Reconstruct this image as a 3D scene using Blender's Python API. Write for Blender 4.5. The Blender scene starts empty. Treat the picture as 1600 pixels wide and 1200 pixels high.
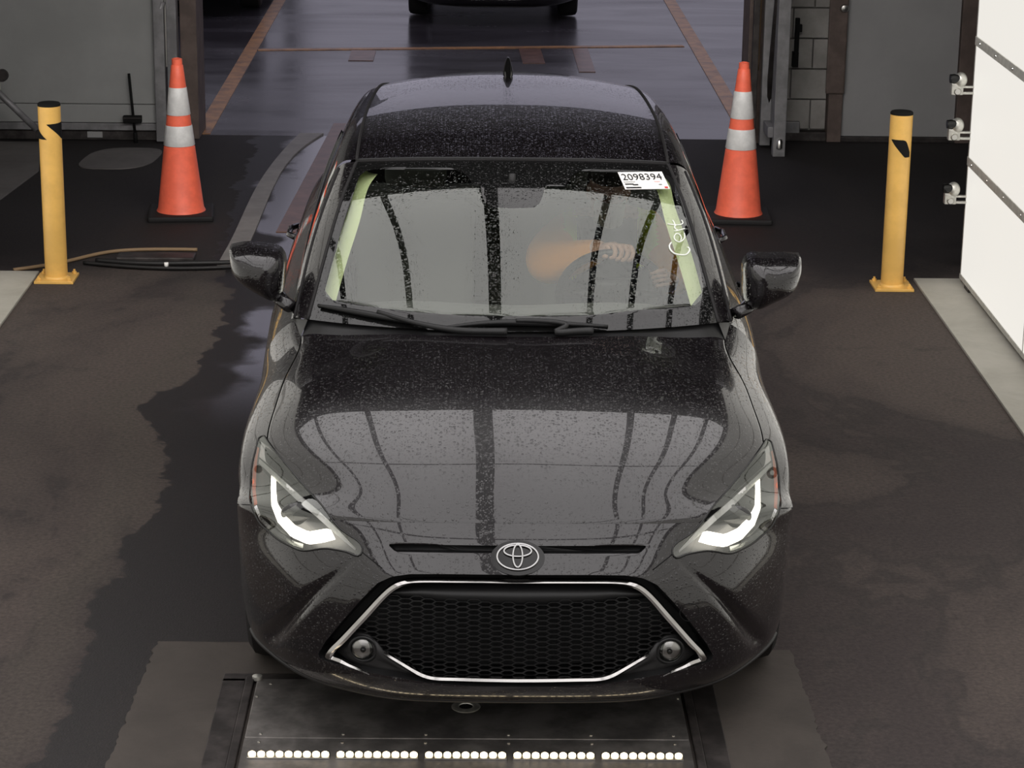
import bpy, bmesh, math, random
import numpy as np
from mathutils import Vector, Matrix
from mathutils.bvhtree import BVHTree
random.seed(7); rng = np.random.default_rng(7)
C = bpy.context.scene.collection
SC = bpy.context.scene
RAD = math.radians
# ------------------------------------------------------------------ camera, world, lights, exposure
FPX, CAM_H, TILT, YAW, ROLL = 3719.0, 3.05, 16.8, 0.95, 0.7
t_, y_, r_ = map(math.radians, (TILT, YAW, ROLL))
FW = np.array([math.sin(y_)*math.cos(t_), math.cos(y_)*math.cos(t_), -math.sin(t_)])
R0 = np.array([math.cos(y_), -math.sin(y_), 0.0]); U0 = np.cross(R0, FW)
RT = math.cos(r_)*R0 + math.sin(r_)*U0
UP = math.cos(r_)*U0 - math.sin(r_)*R0
CO = np.array([0, 0, CAM_H])
cam = bpy.data.cameras.new('camera'); cam_o = bpy.data.objects.new('camera', cam); C.objects.link(cam_o)
cam.sensor_width = 36; cam.lens = 36*FPX/1600; cam.clip_start = .1; cam.clip_end = 500
M = Matrix(((RT[0], UP[0], -FW[0], 0), (RT[1], UP[1], -FW[1], 0), (RT[2], UP[2], -FW[2], CAM_H), (0, 0, 0, 1)))
cam_o.matrix_world = M
SC.camera = cam_o
SC.view_settings.view_transform = 'Standard'; SC.view_settings.look = 'None'
SC.view_settings.gamma = 1; SC.view_settings.exposure = 0; SC.view_settings.use_curve_mapping = False
SKY = (0.235, 0.225, 0.275); SKY_STRENGTH = 1.6
WALL_PANEL = .84; CEIL_PANEL = 2.25; FILL_LAMP = 100
w = bpy.data.worlds.new('overcast_sky'); SC.world = w; w.use_nodes = True
bg = w.node_tree.nodes['Background']; bg.inputs[0].default_value = (*SKY, 1); bg.inputs[1].default_value = SKY_STRENGTH

def ray(px, py): return FW + RT*(px-800)/FPX - UP*(py-600)/FPX
def atz(px, py, z=0.0): d = ray(px, py); return CO + d*(z-CAM_H)/d[2]
def aty(px, py, y): d = ray(px, py); return CO + d*y/d[1]

# ------------------------------------------------------------------ materials
MATS = {}
def newmat(name):
    m = bpy.data.materials.new(name); m.use_nodes = True; MATS[name] = m
    nt = m.node_tree; return m, nt, nt.nodes['Principled BSDF']
def N(nt, kind, **kw):
    n = nt.nodes.new(kind)
    for k, v in kw.items(): setattr(n, k, v)
    return n
def val(nt, sock, v):
    if isinstance(v, bpy.types.NodeSocket): nt.links.new(v, sock)
    else: sock.default_value = v
def math_(nt, op, a, b=None, c=None, clamp=False):
    n = N(nt, 'ShaderNodeMath', operation=op); n.use_clamp = clamp
    val(nt, n.inputs[0], a)
    if b is not None: val(nt, n.inputs[1], b)
    if c is not None: val(nt, n.inputs[2], c)
    return n.outputs[0]
def noise(nt, vec, scale, detail=4, rough=.55, dist=0):
    n = N(nt, 'ShaderNodeTexNoise'); n.inputs['Scale'].default_value = scale; n.inputs['Detail'].default_value = detail
    n.inputs['Roughness'].default_value = rough; n.inputs['Distortion'].default_value = dist
    nt.links.new(vec, n.inputs['Vector']); return n.outputs['Fac']
def ramp(nt, fac, stops):
    n = N(nt, 'ShaderNodeValToRGB'); e = n.color_ramp.elements
    while len(e) < len(stops): e.new(.5)
    for i, (p, c) in enumerate(stops): e[i].position = p; e[i].color = (*c, 1) if len(c) == 3 else c
    nt.links.new(fac, n.inputs[0]); return n.outputs[0]
def smooth(nt, v, a, b):
    n = N(nt, 'ShaderNodeMapRange', interpolation_type='SMOOTHSTEP'); val(nt, n.inputs[0], v)
    n.inputs[1].default_value = a; n.inputs[2].default_value = b; return n.outputs[0]
def mixc(nt, f, a, b):
    n = N(nt, 'ShaderNodeMix', data_type='RGBA'); val(nt, n.inputs[0], f)
    for s, v in ((n.inputs[6], a), (n.inputs[7], b)):
        if isinstance(v, tuple): s.default_value = (*v, 1)
        else: nt.links.new(v, s)
    return n.outputs[2]
def simple(name, col, rough=.5, metal=0, spec=.5, coat=0, bump=0, bscale=200, var=0, vscale=8):
    m, nt, p = newmat(name)
    p.inputs['Base Color'].default_value = (*col, 1); p.inputs['Roughness'].default_value = rough
    p.inputs['Metallic'].default_value = metal; p.inputs['Specular IOR Level'].default_value = spec
    p.inputs['Coat Weight'].default_value = coat; p.inputs['Coat Roughness'].default_value = .04
    tc = N(nt, 'ShaderNodeTexCoord').outputs['Object']
    if var:
        f = noise(nt, tc, vscale, 5, .6)
        nt.links.new(mixc(nt, smooth(nt, f, .35, .7), tuple(c*(1-var) for c in col), tuple(min(1, c*(1+var*.5)) for c in col)), p.inputs['Base Color'])
    if bump:
        b = N(nt, 'ShaderNodeBump'); b.inputs['Strength'].default_value = bump; b.inputs['Distance'].default_value = .002
        nt.links.new(noise(nt, tc, bscale, 3), b.inputs['Height']); nt.links.new(b.outputs[0], p.inputs['Normal'])
    return m
def emit(name, col, s):
    m, nt, p = newmat(name)
    p.inputs['Base Color'].default_value = (.02, .02, .02, 1); p.inputs['Emission Color'].default_value = (*col, 1)
    p.inputs['Emission Strength'].default_value = s; return m
def droplets(nt, tc, strength, dist=.0016):
    """rain drops standing on a surface: little domes in voronoi cells of three sizes"""
    h = None
    for sc, thr, keep in ((75, .36, .32), (130, .38, .42), (230, .38, .40)):
        v = N(nt, 'ShaderNodeTexVoronoi'); v.inputs['Scale'].default_value = sc; nt.links.new(tc, v.inputs['Vector'])
        dome = smooth(nt, v.outputs['Distance'], thr, thr*.35)
        sep = N(nt, 'ShaderNodeSeparateColor'); nt.links.new(v.outputs['Color'], sep.inputs[0])
        on = math_(nt, 'LESS_THAN', sep.outputs[0], keep)
        d = math_(nt, 'MULTIPLY', math_(nt, 'MULTIPLY', dome, on), 70.0/sc)
        h = d if h is None else math_(nt, 'MAXIMUM', h, d)
    b = N(nt, 'ShaderNodeBump'); b.inputs['Strength'].default_value = strength; b.inputs['Distance'].default_value = dist
    nt.links.new(h, b.inputs['Height']); return b.outputs[0]

def paint(name, col, drops=.5):
    m, nt, p = newmat(name)
    p.inputs['Base Color'].default_value = (*col, 1); p.inputs['Roughness'].default_value = .25
    p.inputs['Specular IOR Level'].default_value = .25
    p.inputs['Coat Weight'].default_value = 1; p.inputs['Coat Roughness'].default_value = .015; p.inputs['Coat IOR'].default_value = 1.5
    tc = N(nt, 'ShaderNodeTexCoord').outputs['Object']
    if drops:
        nn = droplets(nt, tc, drops); nt.links.new(nn, p.inputs['Coat Normal'])
    return m
paint('black_paint', (.0055, .0042, .0052), .8)
paint('black_paint_dry', (.004, .004, .0048), 0)
simple('gloss_black', (.004, .004, .004), .12, 0, .4)
simple('satin_black', (.009, .009, .0095), .4, 0, .35)
simple('black_plastic', (.012, .0115, .012), .45, 0, .4, bump=.15, bscale=900)
simple('matte_black', (.006, .006, .006), .8, 0, .2)
simple('rubber', (.012, .011, .0115), .7, 0, .3, bump=.3, bscale=300)
simple('fog_bowl', (.30, .29, .28), .3, .8)
simple('chrome', (.43, .42, .41), .16, 1)
simple('dark_chrome', (.42, .42, .42), .22, 1)
simple('aluminium', (.60, .59, .54), .5, .25, var=.15, vscale=20)
simple('galvanised', (.62, .61, .56), .42, .75, var=.25, vscale=30)
simple('steel_plate', (.24, .225, .215), .5, .8, var=.45, vscale=7, bump=.15, bscale=60)
simple('steel_dark', (.06, .052, .05), .55, .6, var=.5, vscale=10)
simple('steel_bright', (.6, .59, .56), .3, 1)
simple('alloy_wheel', (.35, .35, .36), .3, .9)
simple('projector', (.02, .02, .02), .25, 0, .5, coat=.3)
simple('lamp_silver', (.62, .62, .60), .28, .55, bump=.2, bscale=500)
simple('amber_lens', (.55, .12, .05), .15, 0, .5, coat=.5)
simple('lamp_bowl', (.17, .17, .17), .35, .6)
simple('emblem_chrome', (.40, .40, .40), .2, 1)
simple('yellow_paint', (.77, .455, .118), .42, 0, .4, coat=.15, var=.12, vscale=6, bump=.08, bscale=40)
simple('cone_orange', (.97, .165, .09), .45, 0, .4, var=.12, vscale=14, bump=.1, bscale=120)
simple('reflective_white', (.70, .69, .68), .35, 0, .5, var=.12, vscale=25)
simple('white_panel', (.29, .29, .285), .55, 0, .3, var=.10, vscale=2)
simple('white_door', (.29, .285, .285), .5, 0, .3, var=.06, vscale=3)
simple('white_masonry', (.28, .265, .25), .8, 0, .2, var=.2, vscale=5, bump=.5, bscale=70)
simple('brown_paint', (.115, .085, .074), .6, 0, .3, var=.25, vscale=9)
simple('grey_frame', (.22, .215, .22), .5, .3, .4, var=.25, vscale=9)
simple('dark_wall', (.10, .10, .10), .9, 0, .2, var=.2, vscale=2)
simple('dark_ceiling', (.03, .03, .03), .9, 0, .2)
simple('hose_black', (.012, .011, .011), .55, 0, .4)
simple('hose_tan', (.24, .16, .09), .6, 0, .3)
simple('paper_white', (.88, .87, .83), .6, 0, .3)
simple('ink_black', (.012, .012, .014), .7, 0, .2)
simple('ink_red', (.65, .05, .05), .6, 0, .2)
simple('chalk_white', (.85, .88, .82), .7, 0, .2)
simple('dash_grey', (.10, .10, .10), .65, 0, .3, bump=.3, bscale=400)
simple('seat_cloth', (.22, .22, .205), .9, 0, .2, bump=.3, bscale=500)
simple('pillar_trim', (.62, .68, .40), .75, 0, .2)
simple('headliner', (.10, .098, .09), .9, 0, .1)
simple('skin', (.66, .38, .28), .5, 0, .4, var=.12, vscale=30)
simple('orange_cloth', (.96, .36, .02), .85, 0, .2, bump=.6, bscale=60)
simple('lime_cloth', (.72, .90, .03), .8, 0, .2)
simple('vest_grey', (.045, .05, .06), .9, 0, .2, bump=.4, bscale=60)
simple('trousers', (.03, .032, .045), .9, 0, .2)
simple('mask_paper', (.60, .62, .60), .9, 0, .2)
simple('hair', (.03, .022, .018), .7, 0, .3)
simple('eye_white', (.7, .7, .68), .3)
emit('led_strip', (1.0, .94, .80), 3.2)
emit('led_bulb', (1.0, .80, .50), 5.0)
emit('wall_light', (1.0, .965, .895), WALL_PANEL)
emit('ceiling_light', (1.0, .965, .962), CEIL_PANEL)

def glass(name, tint, drops=0, two=True, rough=0.0):
    m = bpy.data.materials.new(name); m.use_nodes = True; MATS[name] = m
    nt = m.node_tree; nt.nodes.clear()
    out = N(nt, 'ShaderNodeOutputMaterial'); tr = N(nt, 'ShaderNodeBsdfTransparent'); gl = N(nt, 'ShaderNodeBsdfGlossy')
    tr.inputs[0].default_value = (*tint, 1); gl.inputs['Color'].default_value = (.97, 1, .955, 1); gl.inputs['Roughness'].default_value = rough
    fr = N(nt, 'ShaderNodeFresnel'); fr.inputs[0].default_value = 1.5
    f = fr.outputs[0]
    if two:   # both faces of the pane reflect
        f = math_(nt, 'DIVIDE', math_(nt, 'MULTIPLY', f, 2.0), math_(nt, 'ADD', f, 1.0))
    tc = N(nt, 'ShaderNodeTexCoord').outputs['Object']
    if drops:
        nn = droplets(nt, tc, drops); nt.links.new(nn, gl.inputs['Normal'])
    mx = N(nt, 'ShaderNodeMixShader'); nt.links.new(f, mx.inputs[0]); nt.links.new(tr.outputs[0], mx.inputs[1]); nt.links.new(gl.outputs[0], mx.inputs[2])
    nt.links.new(mx.outputs[0], out.inputs[0]); return m
glass('windshield_glass', (.94, .98, .90), .13)
glass('lamp_glass', (.93, .93, .93), 0)
glass('tinted_glass', (.10, .11, .105), 0)
def frit():
    m, nt, p = newmat('frit_black')
    p.inputs['Base Color'].default_value = (.006, .006, .006, 1); p.inputs['Roughness'].default_value = .03; p.inputs['Specular IOR Level'].default_value = .5
    nt.links.new(droplets(nt, N(nt, 'ShaderNodeTexCoord').outputs['Object'], .25), p.inputs['Normal'])
frit()

def asphalt():
    """indoor floor: dry brown-grey tarmac, a wet trail where rain runs off the cars, a darker far end"""
    m, nt, p = newmat('bay_asphalt')
    tc = N(nt, 'ShaderNodeTexCoord').outputs['Object']
    sep = N(nt, 'ShaderNodeSeparateXYZ'); nt.links.new(tc, sep.inputs[0]); X, Y = sep.outputs[0], sep.outputs[1]
    n1 = noise(nt, tc, 1.1, 6, .6, .4); n2 = noise(nt, tc, 5, 6, .65, .5); n3 = noise(nt, tc, 60, 3, .6)
    st = N(nt, 'ShaderNodeMapping'); st.inputs['Scale'].default_value = (1.0, .55, 1); nt.links.new(tc, st.inputs[0])
    n4 = noise(nt, st.outputs[0], .55, 5, .6, .8)
    fl = N(nt, 'ShaderNodeTexNoise'); fl.inputs['Scale'].default_value = 2.2; fl.inputs['Detail'].default_value = 6; nt.links.new(tc, fl.inputs[0])
    wob = math_(nt, 'MULTIPLY', math_(nt, 'SUBTRACT', fl.outputs[0], .5), .5)
    # left edge of the wet trail, as a curve x = f(y)
    cr = N(nt, 'ShaderNodeFloatCurve'); cv = cr.mapping.curves[0]
    pts = [(0, -1.22), (7.5, -1.25), (8.6, -1.22), (9.3, -1.28), (9.75, -1.43), (10.15, -1.27), (11.2, -1.22), (11.9, -1.30), (13, -1.40), (16, -1.45)]
    cv.points[0].location = (0, (pts[0][1]+3)/3); cv.points[1].location = (1, (pts[-1][1]+3)/3)
    for (yy, xx) in pts[1:-1]: cv.points.new(yy/16, (xx+3)/3)
    cr.mapping.update()
    nt.links.new(math_(nt, 'DIVIDE', Y, 16.0), cr.inputs['Value'])
    edge = math_(nt, 'SUBTRACT', math_(nt, 'MULTIPLY', cr.outputs[0], 3.0), 3.0)
    d = math_(nt, 'ADD', math_(nt, 'SUBTRACT', X, edge), math_(nt, 'MULTIPLY', wob, .55))
    far = smooth(nt, Y, 11.2, 10.2)
    wetl = smooth(nt, math_(nt, 'ADD', d, math_(nt, 'MULTIPLY', math_(nt, 'SUBTRACT', n2, .5), .22)), -.008, .012)
    right_lim = smooth(nt, math_(nt, 'ADD', X, wob), .75, .45)
    wet = math_(nt, 'MULTIPLY', wetl, right_lim)
    # film of standing water along the car that mirrors the doorway
    film = math_(nt, 'MULTIPLY', smooth(nt, math_(nt, 'ADD', d, wob), .16, .30), smooth(nt, Y, 9.3, 10.6))
    film = math_(nt, 'MULTIPLY', film, right_lim)
    # floor colour turns darker towards the far end of the bay
    far_dark = smooth(nt, math_(nt, 'ADD', Y, math_(nt, 'MULTIPLY', wob, 3.0)), 11.7, 12.6)
    dry = mixc(nt, smooth(nt, n4, .40, .60), (.038, .0295, .0285), (.072, .057, .050))
    tide = smooth(nt, math_(nt, 'ABSOLUTE', math_(nt, 'SUBTRACT', math_(nt, 'ADD', n4, math_(nt, 'MULTIPLY', math_(nt, 'SUBTRACT', n2, .5), .12)), .47)), .022, .004)
    dry = mixc(nt, math_(nt, 'MULTIPLY', tide, .5), dry, (.026, .022, .021))
    dry = mixc(nt, math_(nt, 'MULTIPLY', smooth(nt, n2, .55, .72), .45), dry, (.027, .023, .022))
    ringw = math_(nt, 'MULTIPLY', smooth(nt, math_(nt, 'ABSOLUTE', math_(nt, 'ADD', d, .12)), .16, .02), .55)
    dry = mixc(nt, ringw, dry, (.068, .057, .048))
    col = mixc(nt, math_(nt, 'MULTIPLY', far_dark, .85), dry, (.0135, .0115, .0125))
    col = mixc(nt, math_(nt, 'MULTIPLY', wet, .95), col, (.013, .0112, .0118))
    spk = N(nt, 'ShaderNodeMix', data_type='RGBA', blend_type='MULTIPLY'); spk.inputs[0].default_value = .55
    nt.links.new(col, spk.inputs[6]); nt.links.new(ramp(nt, n3, [(.3, (.40, .40, .40)), (.7, (1.4, 1.37, 1.35))]), spk.inputs[7])
    nt.links.new(spk.outputs[2], p.inputs['Base Color'])
    ro = math_(nt, 'SUBTRACT', .85, math_(nt, 'MULTIPLY', wet, .25))
    ro = math_(nt, 'SUBTRACT', ro, math_(nt, 'MULTIPLY', film, .42))
    nt.links.new(ro, p.inputs['Roughness'])
    p.inputs['Specular IOR Level'].default_value = .35
    nt.links.new(math_(nt, 'MULTIPLY', film, .9), p.inputs['Coat Weight']); p.inputs['Coat Roughness'].default_value = .12; p.inputs['Coat IOR'].default_value = 1.33
    b = N(nt, 'ShaderNodeBump'); b.inputs['Distance'].default_value = .004
    nt.links.new(math_(nt, 'SUBTRACT', .5, math_(nt, 'MULTIPLY', film, .42)), b.inputs['Strength'])
    nt.links.new(noise(nt, tc, 140, 3, .7), b.inputs['Height']); nt.links.new(b.outputs[0], p.inputs['Normal'])
asphalt()
def wet_lot():
    m, nt, p = newmat('wet_asphalt')
    tc = N(nt, 'ShaderNodeTexCoord').outputs['Object']
    mp = N(nt, 'ShaderNodeMapping'); mp.inputs['Scale'].default_value = (.35, 1.3, 1); nt.links.new(tc, mp.inputs[0])
    n = noise(nt, mp.outputs[0], 1.2, 6, .62, .4)
    nt.links.new(mixc(nt, smooth(nt, n, .35, .65), (.055, .050, .057), (.034, .030, .035)), p.inputs['Base Color'])
    nt.links.new(ramp(nt, n, [(.34, (.30, .30, .30)), (.62, (.17, .17, .17))]), p.inputs['Roughness'])
    p.inputs['Specular IOR Level'].default_value = .42
    b = N(nt, 'ShaderNodeBump'); b.inputs['Strength'].default_value = .12; b.inputs['Distance'].default_value = .004
    nt.links.new(noise(nt, tc, 45, 3, .6), b.inputs['Height']); nt.links.new(b.outputs[0], p.inputs['Normal'])
wet_lot()
def lot_paint():
    m, nt, p = newmat('orange_road_paint')
    tc = N(nt, 'ShaderNodeTexCoord').outputs['Object']
    n = noise(nt, tc, 7, 6, .7)
    nt.links.new(mixc(nt, smooth(nt, n, .38, .68), (.42, .21, .085), (.20, .105, .06)), p.inputs['Base Color'])
    p.inputs['Roughness'].default_value = .35; p.inputs['Specular IOR Level'].default_value = .22
lot_paint()
simple('faded_paint', (.15, .075, .055), .3, 0, .25, var=.35, vscale=9)
simple('band_concrete', (.22, .205, .19), .5, 0, .3, var=.2, vscale=6)
def concrete(name, a, b_):
    m, nt, p = newmat(name)
    tc = N(nt, 'ShaderNodeTexCoord').outputs['Object']
    n = noise(nt, tc, 3, 6, .65, .3)
    nt.links.new(mixc(nt, smooth(nt, n, .3, .7), a, b_), p.inputs['Base Color']); p.inputs['Roughness'].default_value = .8
    b = N(nt, 'ShaderNodeBump'); b.inputs['Strength'].default_value = .25; b.inputs['Distance'].default_value = .003
    nt.links.new(noise(nt, tc, 60, 4), b.inputs['Height']); nt.links.new(b.outputs[0], p.inputs['Normal'])
concrete('pale_concrete', (.34, .325, .28), (.42, .40, .35))
concrete('pit_concrete', (.036, .029, .0245), (.056, .046, .039))
concrete('dull_concrete', (.10, .092, .088), (.14, .13, .125))

# ------------------------------------------------------------------ mesh helpers
def obj(name, V, Fc, mat, parent=None, smooth=True, link=True):
    me = bpy.data.meshes.new(name); me.from_pydata([tuple(map(float, v)) for v in V], [], [tuple(int(i) for i in f) for f in Fc]); me.update()
    o = bpy.data.objects.new(name, me)
    if mat: me.materials.append(MATS[mat])
    if smooth: me.polygons.foreach_set('use_smooth', [True]*len(me.polygons))
    C.objects.link(o)
    if parent is not None: o.parent = parent
    return o
def bobj(name, bm, mat, parent=None, smooth=False, recalc=True):
    if recalc: bmesh.ops.recalc_face_normals(bm, faces=bm.faces)
    me = bpy.data.meshes.new(name); bm.to_mesh(me); bm.free(); me.update()
    o = bpy.data.objects.new(name, me)
    for mm in (mat if isinstance(mat, (list, tuple)) else [mat]): me.materials.append(MATS[mm])
    if smooth: me.polygons.foreach_set('use_smooth', [True]*len(me.polygons))
    C.objects.link(o)
    if parent is not None: o.parent = parent
    return o
def thing(name, label, cat, loc=(0, 0, 0), rotz=0, group=None):
    o = bpy.data.objects.new(name, None); C.objects.link(o); o.empty_display_size = .1
    o.location = loc; o.rotation_euler = (0, 0, rotz); o['label'] = label; o['category'] = cat
    if group: o['group'] = group
    return o
def tag(o, label, cat, group=None, kind=None):
    o['label'] = label; o['category'] = cat
    if group: o['group'] = group
    if kind: o['kind'] = kind
    return o
def struct(o, label=None):
    o['kind'] = 'structure'
    if label: o['label'] = label
    return o
def copy_tree(o, parent=None):
    c = o.copy(); C.objects.link(c)
    if parent is not None: c.parent = parent
    for ch in list(o.children): copy_tree(ch, c)
    return c
def box(bm, lo, hi, bev=0, mi=0):
    r = bmesh.ops.create_cube(bm, size=1)
    vs = r['verts']
    for v in vs:
        v.co = Vector([(lo[i]+hi[i])/2 + v.co[i]*(hi[i]-lo[i]) for i in range(3)])
    fs = list({f for v in vs for f in v.link_faces})
    for f in fs: f.material_index = mi
    if bev:
        es = list({e for v in vs for e in v.link_edges})
        bmesh.ops.bevel(bm, geom=es, offset=bev, segments=2, affect='EDGES', profile=.6)
    return vs
def boxo(name, lo, hi, mat, parent=None, bev=0.004, smooth=False):
    bm = bmesh.new(); box(bm, lo, hi, bev); return bobj(name, bm, mat, parent, smooth)
def lathe(name, prof, mat, parent=None, n=32, loc=(0, 0, 0), axis='z', cap=True, smooth=True):
    V = []; Fc = []
    for r, h in prof:
        for k in range(n):
            a = 2*math.pi*k/n; V.append((r*math.cos(a), r*math.sin(a), h))
    for i in range(len(prof)-1):
        for k in range(n): Fc.append((i*n+k, i*n+(k+1) % n, (i+1)*n+(k+1) % n, (i+1)*n+k))
    if cap:
        Fc.append(tuple(range(n))[::-1]); Fc.append(tuple((len(prof)-1)*n+k for k in range(n)))
    V = np.array(V)
    if axis == 'x': V = V[:, [2, 0, 1]]
    if axis == 'y': V = np.stack([V[:, 0], V[:, 2], V[:, 1]], 1); Fc = [f[::-1] for f in Fc]
    V = V + np.array(loc)
    o = obj(name, V, Fc, mat, parent, smooth)
    if smooth: sharp(o)
    return o
def sharp(o, ang=40):
    me = o.data; bm = bmesh.new(); bm.from_mesh(me)
    for e in bm.edges:
        if len(e.link_faces) == 2 and e.calc_face_angle(0) > RAD(ang): e.smooth = False
    bm.to_mesh(me); bm.free()
def tube(name, pts, r, mat, parent=None, n=8, closed=False, flat=None, rs=None, cap=True):
    """swept tube through pts; flat = (axis vector, factor) squashes the section along that axis"""
    P = [Vector(p) for p in pts]; m = len(P); V = []; Fc = []
    prev = None
    for i, p in enumerate(P):
        a = P[(i-1) % m] if (closed or i > 0) else P[i]; b = P[(i+1) % m] if (closed or i < m-1) else P[i]
        t = (b-a).normalized()
        if prev is None:
            ref = Vector((0, 0, 1)) if abs(t.z) < .9 else Vector((1, 0, 0))
            u = t.cross(ref).normalized()
        else:
            u = (prev - t*prev.dot(t)).normalized()
        prev = u; vv = t.cross(u)
        rr = rs[i] if rs else r
        for k in range(n):
            an = 2*math.pi*k/n; off = u*math.cos(an)*rr + vv*math.sin(an)*rr
            if flat:
                ax = Vector(flat[0]).normalized(); off = off - ax*off.dot(ax)*(1-flat[1])
            V.append(p+off)
    for i in range(m if closed else m-1):
        j = (i+1) % m
        for k in range(n): Fc.append((i*n+k, i*n+(k+1) % n, j*n+(k+1) % n, j*n+k))
    if not closed and cap: Fc.append(tuple(range(n))[::-1]); Fc.append(tuple((m-1)*n+k for k in range(n)))
    return obj(name, V, Fc, mat, parent)
def natspline(t, P, tt):
    """natural cubic spline through P (m,d) at knots t, evaluated at tt"""
    P = np.asarray(P, float); m = len(t); h = np.diff(t)
    A = np.zeros((m, m)); B = np.zeros_like(P); A[0, 0] = A[-1, -1] = 1
    for i in range(1, m-1):
        A[i, i-1] = h[i-1]; A[i, i] = 2*(h[i-1]+h[i]); A[i, i+1] = h[i]
        B[i] = 6*((P[i+1]-P[i])/h[i]-(P[i]-P[i-1])/h[i-1])
    S = np.linalg.solve(A, B)
    k = np.clip(np.searchsorted(t, tt, 'right')-1, 0, m-2)
    hh = h[k][:, None]; a = (t[k+1]-tt)[:, None]; b = (tt-t[k])[:, None]
    return S[k]*a**3/(6*hh)+S[k+1]*b**3/(6*hh)+(P[k]/hh-S[k]*hh/6)*a+(P[k+1]/hh-S[k+1]*hh/6)*b
def knots(G, axis):
    d = np.linalg.norm(np.diff(G, axis=axis), axis=2).mean(axis=1-axis); return np.concatenate([[0], np.cumsum(d)])
def sgrid(G, nu, nv):
    """G (rows, cols, 3) control grid -> dense grid with nu samples per row span, nv per column span"""
    G = np.asarray(G, float); m, n = G.shape[:2]
    tu, tv = knots(G, 0), knots(G, 1)
    sub = lambda t, k: np.concatenate([np.linspace(t[i], t[i+1], k, endpoint=False) for i in range(len(t)-1)]+[[t[-1]]])
    uu, vv = sub(tu, nu), sub(tv, nv)
    T = natspline(tu, G.reshape(m, -1), uu).reshape(len(uu), n, 3)
    T = natspline(tv, T.transpose(1, 0, 2).reshape(n, -1), vv).reshape(len(vv), len(uu), 3).transpose(1, 0, 2)
    return T
def curve(P, n):
    P = np.asarray(P, float); t = np.concatenate([[0], np.cumsum(np.linalg.norm(np.diff(P, axis=0), axis=1))])
    return natspline(t, P, np.linspace(0, t[-1], n))
def polyres(P, n, closed=False):
    P = np.asarray(P, float)
    if closed: P = np.vstack([P, P[:1]])
    t = np.concatenate([[0], np.cumsum(np.linalg.norm(np.diff(P, axis=0), axis=1))])
    tt = np.linspace(0, t[-1], n, endpoint=not closed)
    return np.stack([np.interp(tt, t, P[:, i]) for i in range(P.shape[1])], 1)
def gridfaces(m, n, flip=False):
    i, j = np.meshgrid(np.arange(m-1), np.arange(n-1), indexing='ij'); a = (i*n+j).ravel()
    f = np.stack([a, a+1, a+n+1, a+n], 1); return f[:, ::-1] if flip else f
def mirror_cols(G):
    G = np.asarray(G, float); L = G[:, :0:-1].copy(); L[..., 0] *= -1; return np.concatenate([L, G], 1)
def compact(V, Fc):
    Fc = np.asarray(Fc); u, inv = np.unique(Fc.ravel(), return_inverse=True); return V[u], inv.reshape(Fc.shape)
def inpoly(pts, poly):
    x, y = pts[:, 0], pts[:, 1]; c = np.zeros(len(pts), bool); px, py = poly[:, 0], poly[:, 1]; j = len(poly)-1
    for i in range(len(poly)):
        cond = ((py[i] > y) != (py[j] > y)) & (x < (px[j]-px[i])*(y-py[i])/(py[j]-py[i]+1e-12)+px[i]); c ^= cond; j = i
    return c

# ------------------------------------------------------------------ THE CAR (local frame: x across, y from the nose to the tail, z up)
X0, Y0 = .127, 6.25
CORG = np.array([X0, Y0, 0])
car = thing('car', 'shiny black compact sedan with lit headlights, wet with rain, facing the camera mid-bay', 'car', (X0, Y0, 0))
def part(name, V, Fc, mat, parent=None, smooth=True): return obj(name, V, Fc, mat, parent or car, smooth)
# -- control grids, right half (x >= 0); column 5 is the hood side seam, column 8 the flank line
ST = np.array([0, .006, .045, .16, .33, .55, .74, .89, 1.0])
SZ = np.array([0, .01, .06, .18, .34, .55, .75, .90, 1.0])
XT = np.array([0, .2, .37, .51, .63, .715, .772, .806, .822])
def arow(yc, ys, zc, zs, xs): return [(XT[j]*xs/.822, yc+(ys-yc)*ST[j], zc+(zs-zc)*SZ[j]) for j in range(9)]
GA = [arow(.140, .50, .705, .625, .836),
      arow(.105, .525, .667, .585, .838),
      arow(.070, .545, .624, .545, .839),
      arow(.030, .550, .560, .490, .838),
      arow(.008, .550, .455, .420, .836),
      arow(.002, .545, .358, .350, .832),
      arow(.002, .535, .274, .290, .824),
      arow(.018, .520, .222, .248, .814),
      arow(.060, .500, .188, .222, .802)]
r0 = GA[0]
GB = [r0,
 [(0,.200,.768),(.2,.203,.767),(.375,.222,.760),(.52,.275,.744),(.645,.36,.722),(.73,.445,.694),(.788,.515,.668),(.822,.56,.650),(.838,.59,.635)],
 [(0,.300,.831),(.2,.303,.829),(.385,.322,.821),(.54,.37,.804),(.66,.445,.781),(.745,.525,.752),(.797,.59,.717),(.832,.63,.687),(.845,.65,.657)],
 [(0,.46,.893),(.2,.462,.891),(.40,.478,.883),(.56,.515,.865),(.675,.565,.840),(.754,.625,.808),(.807,.67,.768),(.840,.70,.725),(.851,.71,.675)],
 [(0,.65,.944),(.2,.652,.942),(.41,.663,.933),(.57,.69,.915),(.672,.725,.890),(.742,.765,.852),(.803,.795,.808),(.844,.82,.746),(.853,.825,.685)],
 [(0,.86,.981),(.2,.865,.979),(.41,.885,.969),(.565,.915,.940),(.659,.95,.921),(.723,.98,.892),(.792,1.01,.842),(.838,1.02,.765),(.851,1.02,.69)],
 [(0,1.05,1.003),(.2,1.06,1.002),(.40,1.10,.994),(.548,1.165,.972),(.637,1.225,.958),(.698,1.275,.935),(.785,1.29,.876),(.830,1.30,.785),(.848,1.31,.69)],
 [(0,1.15,1.016),(.2,1.16,1.015),(.40,1.20,1.008),(.56,1.27,.994),(.655,1.34,.977),(.724,1.40,.955),(.796,1.41,.892),(.834,1.42,.795),(.8485,1.43,.695)]]
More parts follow.
